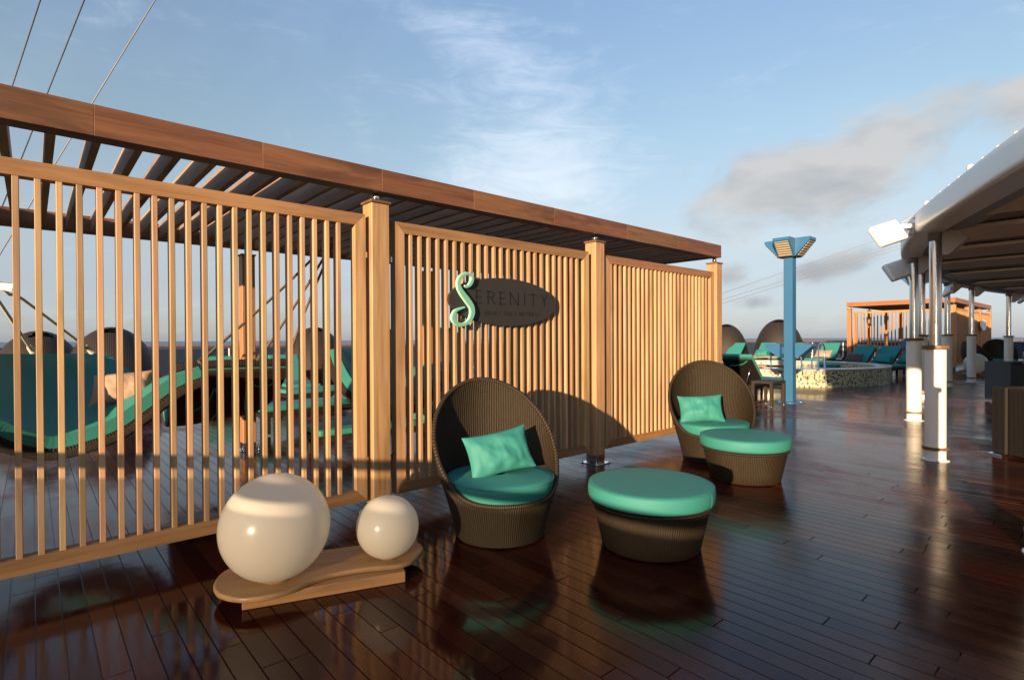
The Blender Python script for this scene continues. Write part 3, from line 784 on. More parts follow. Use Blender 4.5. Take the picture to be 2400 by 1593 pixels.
# ------------------------------------------------------------------ wicker armchairs and ottomans
RZ = [(0, .328), (.08, .344), (.18, .370), (.30, .405), (.42, .444), (.55, .478), (.70, .502), (.85, .508), (1.0, .494), (1.18, .458)]
def srad(z):
    return interp(RZ, z)
def rim_z(phi):
    z = .31
    for _ in range(25):
        y = -srad(z)*math.cos(phi)
        q = (y+.215)*1.185
        zn = .31 + (math.log(1+math.exp(q*16))/16)
        z = .5*z+.5*zn
    return z
def build_chair(label):
    ch = thing('wicker_armchair', label, 'armchair', (0, 0, 0), 0, 'wicker tub armchairs with teal cushions')
    NPH, NV = 112, 26
    ph = [2*math.pi*k/NPH for k in range(NPH)]
    rz = [rim_z(a) for a in ph]
    def pt(a, z, off=0.0):
        r = srad(z)+off
        return (r*math.sin(a), -r*math.cos(a), z)
    mb = MB()
    rows = [[pt(ph[k], .012+(rz[k]-.012)*v/NV) for k in range(NPH)] for v in range(NV+1)]
    mb.grid(rows, closed_v=True, uv=lambda i, j: (j/NPH, (i/NV)*(.3+.8*abs(math.sin(math.pi*(j % NPH)/NPH)))), flip=True)
    rows = [[pt(ph[k], .27+(rz[k]-.27)*v/NV, -.030) for k in range(NPH)] for v in range(NV+1)]
    mb.grid(rows, closed_v=True, uv=lambda i, j: (j/NPH, .25+(i/NV)*(.05+.8*abs(math.sin(math.pi*(j % NPH)/NPH)))))
    b = len(mb.v)
    for k in range(NPH): mb.v.append(pt(ph[k], .272, -.028))
    mb.face([b+k for k in range(NPH)])
    mb.build('shell', wick, ch)
    MB().tube([pt(ph[k], rz[k], -.015) for k in range(NPH)], .0185, 10, closed=True).build('rim', wick_rim, ch)
    feet = MB()
    for a in (.7, 2.3, 3.9, 5.5): feet.rev([(.02, 0), (.02, .014)], 10, (.26*math.cos(a), .26*math.sin(a), 0), cap_bot=True)
    feet.build('glide', chrome, ch)
    # seat cushion: a round pad, front bulging over the rim
    cu = MB(); n = 80; rows = []
    for dr, z in ((-.06, .300), (-.03, .306), (-.018, .326), (-.006, .360), (.004, .400), (.004, .424), (-.004, .437), (-.02, .444), (-.08, .447), (-.2, .449), (-.36, .450)):
        row = []
        for k in range(n):
            a = 2*math.pi*k/n; fr = max(0, math.cos(a))
            r = max(.002, .392 + .018*fr + dr + (.012*math.sin(3*a+1)*.25))
            row.append((r*math.sin(a), -r*math.cos(a), z + (.004*math.sin(2*a+.6) if z > .4 else 0)))
        rows.append(row)
    cu.grid(rows, closed_v=True, flip=True)
    so = cu.build('seat_cushion', teal, ch)
    pip = MB().tube([((.400+.018*max(0, math.cos(2*math.pi*k/n)))*math.sin(2*math.pi*k/n)*.985, -(.400+.018*max(0, math.cos(2*math.pi*k/n)))*math.cos(2*math.pi*k/n)*.999, .434) for k in range(n)], .0045, 6, closed=True)
    pip.build('piping', teal, so)
    return ch
CH1 = build_chair('brown wicker tub armchair beside the globe lamps, below the oval sign')
CH1.location = (2.617, 3.102, 0); CH1.rotation_euler = (0, 0, R(250+90))
CH2 = dup(CH1, (6.10, 3.272, 0), R(221+90), 'brown wicker tub armchair at the far end of the pergola screens, behind its ottoman', 1.03)

def build_ottoman(label, loc):
    o = thing('ottoman', label, 'ottoman', loc, 0.4, 'round wicker ottomans with teal tops')
    MB().rev([(.334, .010), (.338, .014), (.356, .10), (.378, .20), (.396, .28), (.403, .315), (.400, .330), (.385, .334), (.05, .334)], 96).build('wicker_base', wick, o)
    MB().tube([(.404*math.cos(2*math.pi*k/96), .404*math.sin(2*math.pi*k/96), .312) for k in range(96)], .013, 8, closed=True).build('rim', wick_rim, o)
    cu = MB().rev([(.02, .331), (.405, .331), (.422, .335), (.430, .346), (.434, .365), (.436, .390), (.434, .415), (.4305, .430), (.424, .439), (.413, .4445), (.39, .4465), (.25, .449), (.10, .450), (.002, .450)], 96)
    c = cu.build('cushion', teal, o)
    MB().tube([(.4275*math.cos(2*math.pi*k/96), .4275*math.sin(2*math.pi*k/96), .4365) for k in range(96)], .0032, 6, closed=True).build('piping', teal, c)
    MB().tube([(.422, 0, .336), (.4305, 0, .347), (.4348, 0, .366), (.4368, 0, .390), (.4348, 0, .415), (.430, 0, .432)], .0016, 6).build('seam', teal, c, rot=(0, 0, R(-105)))
    MB().rev([(.02, 0), (.02, .012)], 10, (.25, 0, 0)).rev([(.02, 0), (.02, .012)], 10, (-.25, 0, 0)).rev([(.02, 0), (.02, .012)], 10, (0, .25, 0)).rev([(.02, 0), (.02, .012)], 10, (0, -.25, 0)).build('glide', chrome, o)
    return o
OT1 = build_ottoman('round wicker ottoman with teal cushion standing nearest the camera', (3.255, 2.215, 0))
OT2 = dup(OT1, (5.525, 2.612, 0), 1.1, 'round wicker ottoman pushed up against the farther wicker armchair', 1.015)

def pillow_mesh(w, h, d, mt, seed=0, n=34):
    rs = random.Random(seed); mb = MB()
    ph = [rs.random()*6.28 for _ in range(8)]
    for sgn in (1, -1):
        rows = []
        for i in range(n+1):
            row = []
            for j in range(n+1):
                s, t_ = i/n*2-1, j/n*2-1
                pin = 1-.075*(1-abs(t_)**2)*abs(s)**3; pin2 = 1-.10*(1-abs(s)**2)*abs(t_)**3
                x, z = s*w/2*pin, t_*h/2*pin2
                th = max(0, (1-s*s))**.55*max(0, (1-t_*t_))**.55
                nq = lambda a, b, c: noise.noise(Vector((a*s+b*t_*.6, b*t_-a*s*.35, c+seed)))
                ed = (1-t_)*.5
                wr = .030*nq(1.3, 1.6, 0)+.022*nq(3.2, 1.1, 5)*(.4+ed)-.020*abs(nq(4.6, 1.6, 9))*(.3+ed)
                row.append((x, sgn*(d/2*th)+wr*th*(1.0 if sgn < 0 else .6), z))
            rows.append(row)
        mb.grid(rows, flip=(sgn < 0))
    return mb.mesh('pillow', mt)
def pillow(label, loc, yaw, lean, roll, me, cat='pillow', group='scatter cushions', scale=1.0):
    o = link(me, 'throw_pillow'); o.location = loc; o.scale = (scale,)*3
    # local -y faces out; lean back, roll in its own plane
    o.rotation_euler = (Matrix.Rotation(yaw+math.pi/2, 4, 'Z') @ Matrix.Rotation(-lean, 4, 'X') @ Matrix.Rotation(roll, 4, 'Y')).to_euler()
    return tag(o, label, cat, group)
PIL = pillow_mesh(.545, .355, .17, teal, 3)
PIL2 = pillow_mesh(.52, .34, .16, teal, 11)
pillow('teal scatter cushion tilted up at its right corner in the wicker armchair under the sign', (2.63, 3.125, .60), R(246), .42, R(-9), PIL, scale=.94)
pillow('teal scatter cushion sitting level in the farther wicker armchair behind an ottoman', (6.02, 3.38, .605), R(221), .42, R(-3), PIL2)

# ------------------------------------------------------------------ hanging beds inside the pergola
def loft(rows_pts, nu, nv):
    """smooth grid through rows of points"""
    rows = [catmull(r, nu) for r in rows_pts]
    cols = [catmull([row[i] for row in rows], nv) for i in range(len(rows[0]))]
    return [[cols[i][j] for i in range(len(cols))] for j in range(len(cols[0]))]
def shell_bed(name_th, par, rows_pts, th, wick_off):
    G = loft(rows_pts, 6, 8)
    nr, nc = len(G), len(G[0])
    def normal(i, j):
        a = G[min(i+1, nr-1)][j]-G[max(i-1, 0)][j]; b = G[i][min(j+1, nc-1)]-G[i][max(j-1, 0)]
        nn = b.cross(a); nn.normalize()
        return nn if nn.z > 0 or abs(nn.z) < .2 and nn.y < 0 else -nn
    top = G; bot = [[G[i][j]-normal(i, j)*th for j in range(nc)] for i in range(nr)]
    low = [[G[i][j]-normal(i, j)*(th+wick_off) for j in range(nc)] for i in range(nr)]
    def solid(A, B, mt, nm):
        mb = MB()
        mb.grid(A, uv=lambda i, j: (j/nc, i/nr)); mb.grid(B, flip=True, uv=lambda i, j: (j/nc, i/nr))
        for i, fl in ((0, False), (nr-1, True)): mb.grid([A[i], B[i]], flip=fl, uv=lambda a, j: (j/nc, a*.05), smooth=False)
        for j, fl in ((0, True), (nc-1, False)): mb.grid([[A[i][j] for i in range(nr)], [B[i][j] for i in range(nr)]], flip=fl, uv=lambda a, q: (q/nr, a*.05), smooth=False)
        return mb.build(nm, mt, par)
    solid(top, bot, teal, 'mattress')
    bot2 = [[G[i][j]-normal(i, j)*(th+.004) for j in range(nc)] for i in range(nr)]
    solid(bot2, low, wick_d, 'wicker_frame')
    MB().tube([low[0][j]+Vector((0, -.012, .0)) for j in range(nc)], .034, 8).build('wicker_edge', wick, par)
K = 1.131
def sc_pts(L): return [(K*x, K*y, 1.45+K*(z-1.45)) for x, y, z in L]
bed1 = thing('hanging_bed', 'curved hanging bed with teal mattress behind the left slatted screen', 'swing bed', group='rope hung swing beds in the pergola')
shell_bed('b', bed1, [
    [(-0.314, 5.450, 0.950), (-0.172, 5.500, 0.869), (-0.044, 5.550, 0.769), (0.131, 5.600, 0.702), (0.317, 5.600, 0.738), (0.500, 5.600, 0.807), (0.694, 5.600, 0.953), (0.916, 5.600, 1.125), (1.134, 5.600, 1.219)],
    [(-0.319, 5.550, 0.981), (-0.186, 5.750, 0.893), (-0.045, 5.900, 0.830), (0.128, 6.000, 0.784), (0.317, 6.100, 0.791), (0.497, 6.150, 0.846), (0.669, 6.200, 0.947), (0.855, 6.200, 1.065), (0.996, 6.200, 1.120)],
    [(-0.327, 5.700, 1.071), (-0.198, 6.000, 1.000), (-0.047, 6.250, 0.940), (0.123, 6.400, 0.894), (0.308, 6.500, 0.891), (0.474, 6.600, 0.911), (0.614, 6.650, 0.952), (0.760, 6.700, 1.013), (0.858, 6.700, 1.051)],
    [(-0.334, 5.850, 1.208), (-0.203, 6.200, 1.169), (-0.075, 6.500, 1.130), (0.100, 6.700, 1.099), (0.279, 6.900, 1.092), (0.436, 7.000, 1.101), (0.562, 7.050, 1.128), (0.664, 7.100, 1.149), (0.743, 7.100, 1.173)],
    [(-0.339, 5.950, 1.361), (-0.242, 6.250, 1.350), (-0.143, 6.500, 1.344), (-0.017, 6.750, 1.337), (0.106, 6.950, 1.335), (0.240, 7.100, 1.330), (0.365, 7.250, 1.325), (0.489, 7.350, 1.321), (0.599, 7.400, 1.322)]], .10, .06)
bed2 = thing('hanging_bed', 'hanging bed seen from its dark wicker back behind the screen, teal ties dangling', 'swing bed', group='rope hung swing beds in the pergola')
shell_bed('b', bed2, [
    sc_pts([(1.02, 6.7, .86), (1.2, 6.7, .85), (1.45, 6.7, .86), (1.8, 6.7, .88), (2.1, 6.7, .90)]),
    sc_pts([(.943, 6.05, .74), (1.123, 6.05, .735), (1.419, 6.05, .765), (1.68, 6.05, .79), (1.80, 6.05, .85)]),
    sc_pts([(.914, 5.7, .955), (1.16, 5.7, .985), (1.40, 5.7, .995), (1.68, 5.7, .998), (1.83, 5.7, 1.0)]),
    sc_pts([(.947, 5.5, 1.203), (1.143, 5.5, 1.222), (1.329, 5.5, 1.228), (1.646, 5.5, 1.227), (1.892, 5.5, 1.223)])], .07, .05)
rim2 = [Vector(q) for q in sc_pts([(.93, 5.52, 1.19), (.947, 5.48, 1.212), (1.143, 5.48, 1.231), (1.329, 5.48, 1.237), (1.646, 5.48, 1.236), (1.892, 5.48, 1.232), (1.90, 5.52, 1.20)])]
MB().tube(catmull(rim2, 4), .045, 8).build('wicker_edge', wick_d, bed2)
def cp(q): return (K*q[0], K*q[1], 1.45+K*(q[2]-1.45))
def rope(par, pts, r=.014, rm=None):
    rm = rm or rope_g
    P = catmull([cp(q) for q in pts], 6) if len(pts) > 2 else [Vector(cp(pts[0])), Vector(cp(pts[1]))]
    MB().tube(P, r, 8).build('rope', rm, par)
    a, b = P[0], P[-1]
    d = (b-a).normalized()
    MB().tube([a, a+d*.09, a+d*.11], [r*2.0, r*1.9, r*1.2], 8).build('splice', rm, par)
for dx, lb in ((2.95, 'added hanging bed behind the screen that carries the sign, dimming the deck reflection'), (5.35, 'added hanging bed behind the screen beside the farther armchair, dimming the deck reflection')):
    dup(bed1, (dx, 0, 0), 0, lb)  # extra beds, added to block bright reflections on the deck behind the screens
rope(bed1, [(.006, 6.36, 1.355), (-.179, 5.6, 1.741), (-.55, 4.9, 2.50)], .014, rope_m)
rope(bed1, [(.416, 6.36, 1.350), (-.05, 5.75, 1.78), (-.177, 5.6, 1.87), (-.56, 4.95, 2.50)], .014, rope_m)
MB().tube([cp((-.30, 5.55, 1.885)), cp((-.112, 5.6, 1.862)), cp((-.108, 5.6, 1.861))], [.035, .035, .045], 12).build('spreader', white_p, bed1)
rope(bed1, [(1.02, 5.0, 1.275), (1.75, 5.22, 1.93), (2.33, 5.4, 2.51)])
rope(bed2, [(1.60, 5.45, 1.255), (1.98, 5.43, 1.85), (2.36, 5.42, 2.51)])
rope(bed2, [(1.88, 5.45, 1.25), (2.06, 5.46, 1.75), (2.38, 5.46, 2.51)])
for (a, b, c) in (((1.52, 5.52, 1.0), (1.50, 5.50, .80), (1.56, 5.50, .62)), ((1.25, 5.54, 1.02), (1.18, 5.52, .88), (1.02, 5.52, .80)), ((1.25, 5.54, 1.02), (1.30, 5.52, .85), (1.20, 5.50, .72)), ((1.55, 5.52, 1.04), (1.66, 5.5, 1.0), (1.78, 5.5, 1.04))):
    MB().tube(catmull([cp(a), cp(b), cp(c)], 6), .008, 6).build('tie', teal, bed2)
BP = pillow_mesh(.50, .32, .16, beige, 21)
pillow('beige scatter cushion lying on the curved teal hanging bed', (.62, 6.18, 1.02), R(240), .55, R(-6), BP)

# ------------------------------------------------------------------ sun loungers
def build_lounger(label, mt, frame_m, dark=False):
    o = thing('sun_lounger', label, 'sun lounger', group='sun loungers with teal mattresses')
    w = .68
    BX, BZ, AN = .30, .34, R(44)
    ca, sa = math.cos(AN), math.sin(AN)
    fr = MB()
    for sy in (-1, 1): fr.cbox((-.15, sy*(w/2-.03), .265), (1.90, .055, .07), .006)
    for xx in (-1.06, -.4, .27, .76): fr.cbox((xx, 0, .262), (.05, w-.12, .05), .005)
    fr.build('frame', frame_m, o)
    for xx in (-.98, .66):
        for sy in (-1, 1): MB().cbox((xx, sy*(w/2-.04), .116), (.055, .05, .228), .005).build('leg', frame_m, o)
    RT = Matrix.Rotation(-AN, 4, 'Y')
    bk = MB().cbox((BX+ca*.40+sa*.035, 0, BZ-.03+sa*.40-.02), (.82, w-.02, .035), .01, mat=RT)
    bk.build('backrest', frame_m, o)
    MB().tube([(BX+ca*.55, -.2, BZ+sa*.55-.09), (BX+.62, -.2, .28)], .010, 6).tube([(BX+ca*.55, .2, BZ+sa*.55-.09), (BX+.62, .2, .28)], .010, 6).build('support_rod', steel, o)
    if not dark:
        a = rbox((1.36, w-.02, .075), .022); a = MB() if False else a
        a.v = [(x+BX-.69, y, z+BZ) for x, y, z in a.v]; a.build('mattress', mt, o)
        b = rbox((.86, w-.02, .075), .022)
        b.v = [((RT @ Vector(q)).x+BX+ca*.42, q[1], (RT @ Vector(q)).z+BZ+sa*.42+.012) for q in b.v]; b.build('back_mattress', mt, o)
        MB().tube(catmull([(BX+ca*.83, w/2-.02, BZ+sa*.83), (BX+ca*.72+.05, .10, BZ+sa*.66-.06), (BX+ca*.60, -w/2+.02, BZ+sa*.56-.03)], 6), .012, 6).build('strap', mt, o)
    return o
proto = build_lounger('teal lounger left of three beside the distant pergola, brown cushion on it', teal2, wick_dbox)
LG = 1.17
def place(o, loc, hd, lab, s): o.location = loc; o.rotation_euler = (0, 0, hd); o.scale = (s,)*3; o['label'] = lab; return o
place(proto, (23.95, 7.15, 0), R(-18), 'blue-teal lounger with brown cushion, left of the three below the distant pergola', LG)
dup(proto, (24.15, 6.35, 0), R(-18), 'blue-teal lounger in the middle of the three below the distant pergola', LG)
dup(proto, (24.35, 5.55, 0), R(-18), 'blue-teal lounger right of the three, beside the white column sleeve', LG)
sunl = build_lounger('teal lounger lying along the pergola, foot to the left, behind the screen post', teal, wick_dbox)
place(sunl, (3.75, 9.05, .02), R(4), 'teal lounger seen lengthways through the slats left of the first screen post', 1.12)
dup(sunl, (5.1, 11.75, 0), R(6), 'teal lounger lying beyond another, seen through the slats', 1.12)
dup(sunl, (3.62, 6.55, 0), R(-4), 'teal lounger low inside the pergola just behind the first screen post', 1.0)
dup(sunl, (3.3, 13.6, 0), R(80), 'teal lounger with raised back beyond the hanging bed, left of the back post', 1.12)
dup(sunl, (4.9, 13.9, 0), R(84), 'teal lounger with raised back beyond the hanging bed, right of the back post', 1.12)
dup(sunl, (29.3, 13.0, 0), R(0), 'teal lounger behind the whirlpool, left of the blue lamp post', 1.25)
dup(sunl, (29.4, 11.65, 0), R(0), 'teal lounger behind the whirlpool, hidden partly by the blue lamp post', 1.25)
dup(sunl, (29.2, 9.85, 0), R(0), 'teal lounger behind the whirlpool handrails, beige cushion on it', 1.25)
dup(sunl, (28.4, 14.3, 0), R(0), 'teal lounger seen just past the end post of the large pergola', 1.25)
dup(sunl, (13.55, 6.12, 0), R(180), 'teal lounger turned away, its dark wicker back beside the last screen post', 1.12)
dl = build_lounger('x', teal, wick_dbox, True)
place(dl, (30.3, 9.2, 0), R(-10), 'bare dark wicker lounger standing behind the teal ones near the distant pergola', 1.2)
dl['group'] = 'bare wicker loungers'

# scatter cushions on far loungers
BRP = pillow_mesh(.56, .36, .15, brown_f, 5); TP2 = pillow_mesh(.55, .36, .15, teal2, 8)
pillow('brown scatter cushion on the left lounger below the distant pergola', (24.20, 7.06, .66), R(162), .75, R(0), BRP, scale=1.2)
pillow('blue-teal scatter cushion on the middle lounger below the distant pergola', (24.42, 6.14, .66), R(162), .75, R(0), TP2, scale=1.15)
pillow('blue-teal scatter cushion on the right lounger of the three below the distant pergola', (24.62, 5.36, .66), R(162), .75, R(0), TP2, scale=1.2)
pillow('beige scatter cushion on the lounger behind the whirlpool handrails', (29.48, 9.95, .66), R(180), .75, R(0), BP, scale=1.5)
pillow('teal scatter cushion on the lounger behind the whirlpool, left of the blue post', (29.55, 13.05, .66), R(180), .75, R(0), PIL, scale=1.3)
pillow('brown scatter cushion on the lounger seen lengthways through the slats', (4.15, 9.0, .58), R(184), .9, R(0), BRP, scale=1.05)

# ------------------------------------------------------------------ round daybeds with wicker hoods
def build_daybed(label, loc, rz, s):
    o = thing('round_daybed', label, 'daybed', loc, rz, 'round wicker daybeds with hoods along the rail', s)
    MB().rev([(.90, .03), (.97, .10), (1.0, .30), (.98, .36), (.9, .37), (.1, .37)], 48).build('wicker_base', wick_d, o)
    MB().rev([(.05, .371), (.90, .371), (.94, .40), (.94, .46), (.90, .49), (.05, .50)], 48).build('mattress', teal, o)
    NA, NB = 40, 22
    rows, rows2 = [], []
    for i in range(NB+1):
        el_ = lerp(0.0, math.pi*0.62, i/NB)
        rw, rw2 = [], []
        for j in range(NA+1):
            a = math.pi*j/NA
            for rr, L in ((1.0, rw), (.965, rw2)):
                v = Vector((rr*math.cos(a), rr*math.sin(a)*math.cos(el_), rr*math.sin(a)*math.sin(el_)*1.62))
                L.append((v.x, v.y, v.z+.34))
        rows.append(rw); rows2.append(rw2)
    mb = MB(); uvf = lambda i, j: (j/NA, i/NB)
    hole = {(i, j) for i in (NB-9, NB-8) for j in range(NA//2-(3 if i == NB-9 else 2), NA//2+(3 if i == NB-9 else 2))}
    def g2(P, fl):
        b = len(mb.v)
        for r_ in P: mb.v.extend(r_)
        for i in range(NB):
            for j in range(NA):
                if (i, j) in hole: continue
                q = [b+i*(NA+1)+j, b+(i+1)*(NA+1)+j, b+(i+1)*(NA+1)+j+1, b+i*(NA+1)+j+1]
                u = [uvf(i, j), uvf(i+1, j), uvf(i+1, j+1), uvf(i, j+1)]
                mb.face(q[::-1] if fl else q, 0, True, u[::-1] if fl else u)
    g2(rows, False); g2(rows2, True)
    mb.build('hood', wick_d, o)
    MB().tube(rows[-1], .03, 8).build('hood_rim', wick_d, o)
    return o
db = build_daybed('dark hooded daybed far left behind the hanging bed', (0.11, 15.52, 0), R(186), .86)
G_ = None
db['label'] = 'leftmost dark hooded daybed beyond the hanging bed, its hood cut by the photo edge ropes'
def daybed(loc, rz, lab, s): return dup(db, loc, rz, lab, s)
daybed((1.31, 14.73, 0), R(174), 'dark hooded daybed behind the right side of the teal hanging bed', .90)
daybed((6.55, 16.6, 0), R(170), 'dark hooded daybed seen through the slats just left of the first screen post', .95)
daybed((8.45, 15.9, 0), R(170), 'dark hooded daybed half hidden by the first screen post', .95)
daybed((10.2, 14.9, 0), R(168), 'dark hooded daybed seen through the slats left of the sign', .95)
daybed((30.1, 15.3, 0), R(117), 'dark hooded daybed emerging behind the end post of the large pergola', 1.16)
daybed((31.6, 12.95, 0), R(112), 'dark hooded daybed behind the blue lamp post', 1.28)

# ------------------------------------------------------------------ wicker side table
tb = thing('side_table', 'square brown wicker side table beside the blue lamp post', 'side table', (11.72, 5.02, 0), R(0))
tw, td = .66, .44
MB().cbox((0, 0, .525), (tw, td, .05), .006).build('top', wick_box, tb)
for sx in (-1, 1):
    for sy in (-1, 1):
        lg = MB().cbox((sx*(tw/2-.03), sy*(td/2-.03), .2675), (.06, .06, .465), .004).build('leg', wick_box, tb)
        MB().rev([(.022, 0), (.026, .006), (.026, .033)], 12, (sx*(tw/2-.03), sy*(td/2-.03), 0)).build('glide', chrome, lg)
MB().cbox((0, td/2-.03, .08), (tw-.122, .035, .035), .003).build('stretcher', wick_box, tb)

# ------------------------------------------------------------------ blue lamp posts
def build_lamp(label, loc, s=1.0):
    o = thing('lamp_post', label, 'lamp post', loc, 0, 'blue lamp posts with wedge lamp heads', s)
    w = .205
    MB().cbox((0, 0, 1.79), (w, w*.95, 3.56), .008).build('post', blue_p, o)
    MB().rev([(.30, 0), (.30, .012), (.29, .016), (.02, .016)], 32).build('base_plate', blue_p, o)
    for k in range(6):
        a = k*math.pi/3+.4; MB().rev([(.016, .016), (.016, .034), (.008, .036), (.008, .05), (.001, .051)], 8, (.25*math.cos(a), .25*math.sin(a), 0)).build('bolt', chrome, o)
    def wedge(z0, h, ln, wd, gap, ang, lens):
        """triangular lamp head, flat top, slanted underside carrying the lens"""
        rot = Matrix.Rotation(ang, 4, 'Z')
        d0 = w/2+gap
        prof = [(d0, z0), (d0+.07, z0), (d0+ln, z0+h-.06), (d0+ln, z0+h), (d0, z0+h)]
        mb = MB(); b = 0
        for sy in (-1, 1):
            for x, z in prof: mb.v.append(tuple(rot @ Vector((x, sy*wd/2, z))))
        n = 5
        mb.face([k for k in range(n)]); mb.face([n+k for k in range(n)][::-1])
        for k in range(n): mb.face([k, n+k, n+(k+1) % n, (k+1) % n])
        hd = mb.build('lamp_head', blue_p, o)
        if lens:
            a, b_ = Vector((d0+.09, 0, z0)), Vector((d0+ln-.02, 0, z0+h-.08))
            dv = (b_-a); nrm = Vector((dv.z, 0, -dv.x)).normalized()
            q = MB()
            pts = [a+dv*.05+nrm*.004, b_-dv*.02+nrm*.004]
            cs_ = []
            for pnt in pts:
                for sy in (-1, 1): cs_.append(rot @ (pnt+Vector((0, sy*(wd/2-.035), 0))))
            off = rot @ (nrm*.012)
            for c_ in cs_: q.v.append(tuple(c_))
            for c_ in cs_: q.v.append(tuple(c_+off))
            for f in ([0, 1, 3, 2], [4, 6, 7, 5], [0, 4, 5, 1], [1, 5, 7, 3], [3, 7, 6, 2], [2, 6, 4, 0]): q.face(f)
            q.build('lens', lens_m, hd)
        else:
            MB().cbox(tuple(rot @ Vector((w/2+gap/2, 0, z0+h*.5))), (.05, .05, h*.5), .004).build('arm', blue_p, hd)
    for a in (0, 90, 180, 270): wedge(3.26, .40, .38, .36, .004, R(a), True)
    for a in (90, 270): wedge(1.02, .30, .34, .30, .06, R(a), False)
    MB().cbox((0, 0, 3.59), (w*.6, w*.6, .10), .004).build('cap', blue_p, o)
    return o
LP = build_lamp('tall blue lamp post with four wedge lamps in front of the whirlpool', (12.83, 5.02, 0))
dup(LP, (22.96, 4.79, 0), R(0), 'blue lamp post mostly hidden behind the columns of the right canopy', 1.0)

# ------------------------------------------------------------------ whirlpool tub
tub = thing('whirlpool', 'round mosaic tiled whirlpool tub behind the blue lamp post', 'hot tub', (19.75, 8.45, 0), R(0))
TA, TB, TH = 3.75, 3.60, .535
def el_pt(a, ra, rb): return (ra*math.cos(a), rb*math.sin(a))
rim = MB()
rows = []
n = 96
for dr, z in ((.015, TH-.05), (.02, TH-.01), (.0, TH+.004), (-.40, TH+.004), (-.42, TH-.01), (-.42, TH-.05)):
    rows.append([(*el_pt(2*math.pi*k/n, TA+dr, TB+dr), z) for k in range(n)])
rim.grid(rows, closed_v=True, flip=True, smooth=False).build('rim', rim_tile, tub)
wl_ = MB(); rows = [[(*el_pt(2*math.pi*k/n, TA-.012, TB-.012), z) for k in range(n)] for z in (0, TH-.04)]
wl_.grid(rows, closed_v=True, flip=True)
rows = [[(*el_pt(2*math.pi*k/n, TA-.412, TB-.412), z) for k in range(n)] for z in (0, TH-.03)]
wl_.grid(rows, closed_v=True)
wl_.build('wall', plain('grout', (.30, .29, .25), .7, nz=.1), tub)
wt_ = MB(); wt_.v = [(*el_pt(2*math.pi*k/n, TA-.415, TB-.415), .36) for k in range(n)]; wt_.face(list(range(n)))
wt_.build('water', pool_m, tub)
tile = MB(); ts = .047
wts = [30, 14, 16, 12, 8, 8, 6, 10]
def tiles(ra, rb, z0, z1, inward):
    per_ = math.pi*(ra+rb); nt = int(per_/ts)
    nz_ = int((z1-z0)/ts)
    for k in range(nt):
        a0, a1 = 2*math.pi*(k+.06)/nt, 2*math.pi*(k+.94)/nt
        am = (a0+a1)/2
        wp = (19.75+ra*math.cos(am), 8.45+rb*math.sin(am))
        if (wp[0]*math.cos(am)+wp[1]*math.sin(am)) * (1 if not inward else -1) > .5: continue
        for j in range(nz_):
            za, zb_ = z0+(j+.06)*ts, z0+(j+.94)*ts
            mi = random.choices(range(8), wts)[0]
            e = .004 if not inward else -.004
            q = [(*el_pt(a0, ra, rb), za), (*el_pt(a1, ra, rb), za), (*el_pt(a1, ra, rb), zb_), (*el_pt(a0, ra, rb), zb_)]
            pr = [(*el_pt(a0+.0003, ra+e, rb+e), za+.002), (*el_pt(a1-.0003, ra+e, rb+e), za+.002), (*el_pt(a1-.0003, ra+e, rb+e), zb_-.002), (*el_pt(a0+.0003, ra+e, rb+e), zb_-.002)]
            b = len(tile.v); tile.v += q+pr
            F = [[4, 5, 6, 7], [0, 1, 5, 4], [1, 2, 6, 5], [2, 3, 7, 6], [3, 0, 4, 7]]
            for f in F: tile.face([b+i for i in (f if not inward else f[::-1])], mi)
tiles(TA-.010, TB-.010, .005, TH-.05, False)
tiles(TA-.414, TB-.414, .362, TH-.035, True)
tile.build('tile', TILE, tub, kind='stuff')
def arch(par, pa, pb, h, r=.021):
    a, b = Vector(pa), Vector(pb); w_ = (b-a).length; pts = [a, a+Vector((0, 0, h-w_/2))]
    mid = (a+b)/2+Vector((0, 0, h-w_/2)); d = (b-a).normalized()
    for k in range(1, 12): 
        t_ = math.pi*k/12; pts.append(mid - d*math.cos(t_)*w_/2 + Vector((0, 0, math.sin(t_)*w_/2)))
    pts += [b+Vector((0, 0, h-w_/2)), b]
    MB().tube(pts, r, 10).build('handrail', chrome, par)
    for q in (a, b): MB().rev([(.045, 0), (.045, .012), (.02, .02)], 12, tuple(q)).build('flange', chrome, par)
arch(tub, (-3.22, -2.30, TH+.004), (-2.62, -2.36, TH+.004), .76)
arch(tub, (-2.86, -2.62, TH+.004), (-2.36, -2.62, TH+.004), .76)
MB().tube([(-3.36, -1.50, TH), (-3.36, -1.50, TH+.42)], .021, 8).build('rail_post', chrome, tub)
# timber seat-rails fixed round the far rim and by the near left edge
def seat_arc(a0, a1, ra, rb, z, wd, th_, nm):
    mb = MB(); nn = 24; rows = []
    for k in range(nn+1):
        a = lerp(a0, a1, k/nn)
        o_, i_ = el_pt(a, ra, rb), el_pt(a, ra-wd, rb-wd)
        rows.append([(*i_, z), (*o_, z), (*o_, z+th_), (*i_, z+th_)])
    mb.grid(rows, closed_v=True, smooth=False); mb.face([0, 1, 2, 3][::-1]); k = nn*4; mb.face([k, k+1, k+2, k+3])
    so = mb.build(nm, ring_w, tub)
    for k in range(4):
        a = lerp(a0, a1, .08+.28*k); q = el_pt(a, ra-wd/2, rb-wd/2)
        MB().rev([(.06, TH+.005), (.06, TH+.02), (.035, TH+.03), (.035, z+.001)], 12, (q[0], q[1], 0)).build('foot', chrome, so)
seat_arc(R(5), R(108), TA-.02, TB-.02, TH+.10, .34, .07, 'timber_seat')
seat_arc(R(176), R(214), TA-.03, TB-.03, TH+.05, .30, .06, 'timber_seat')
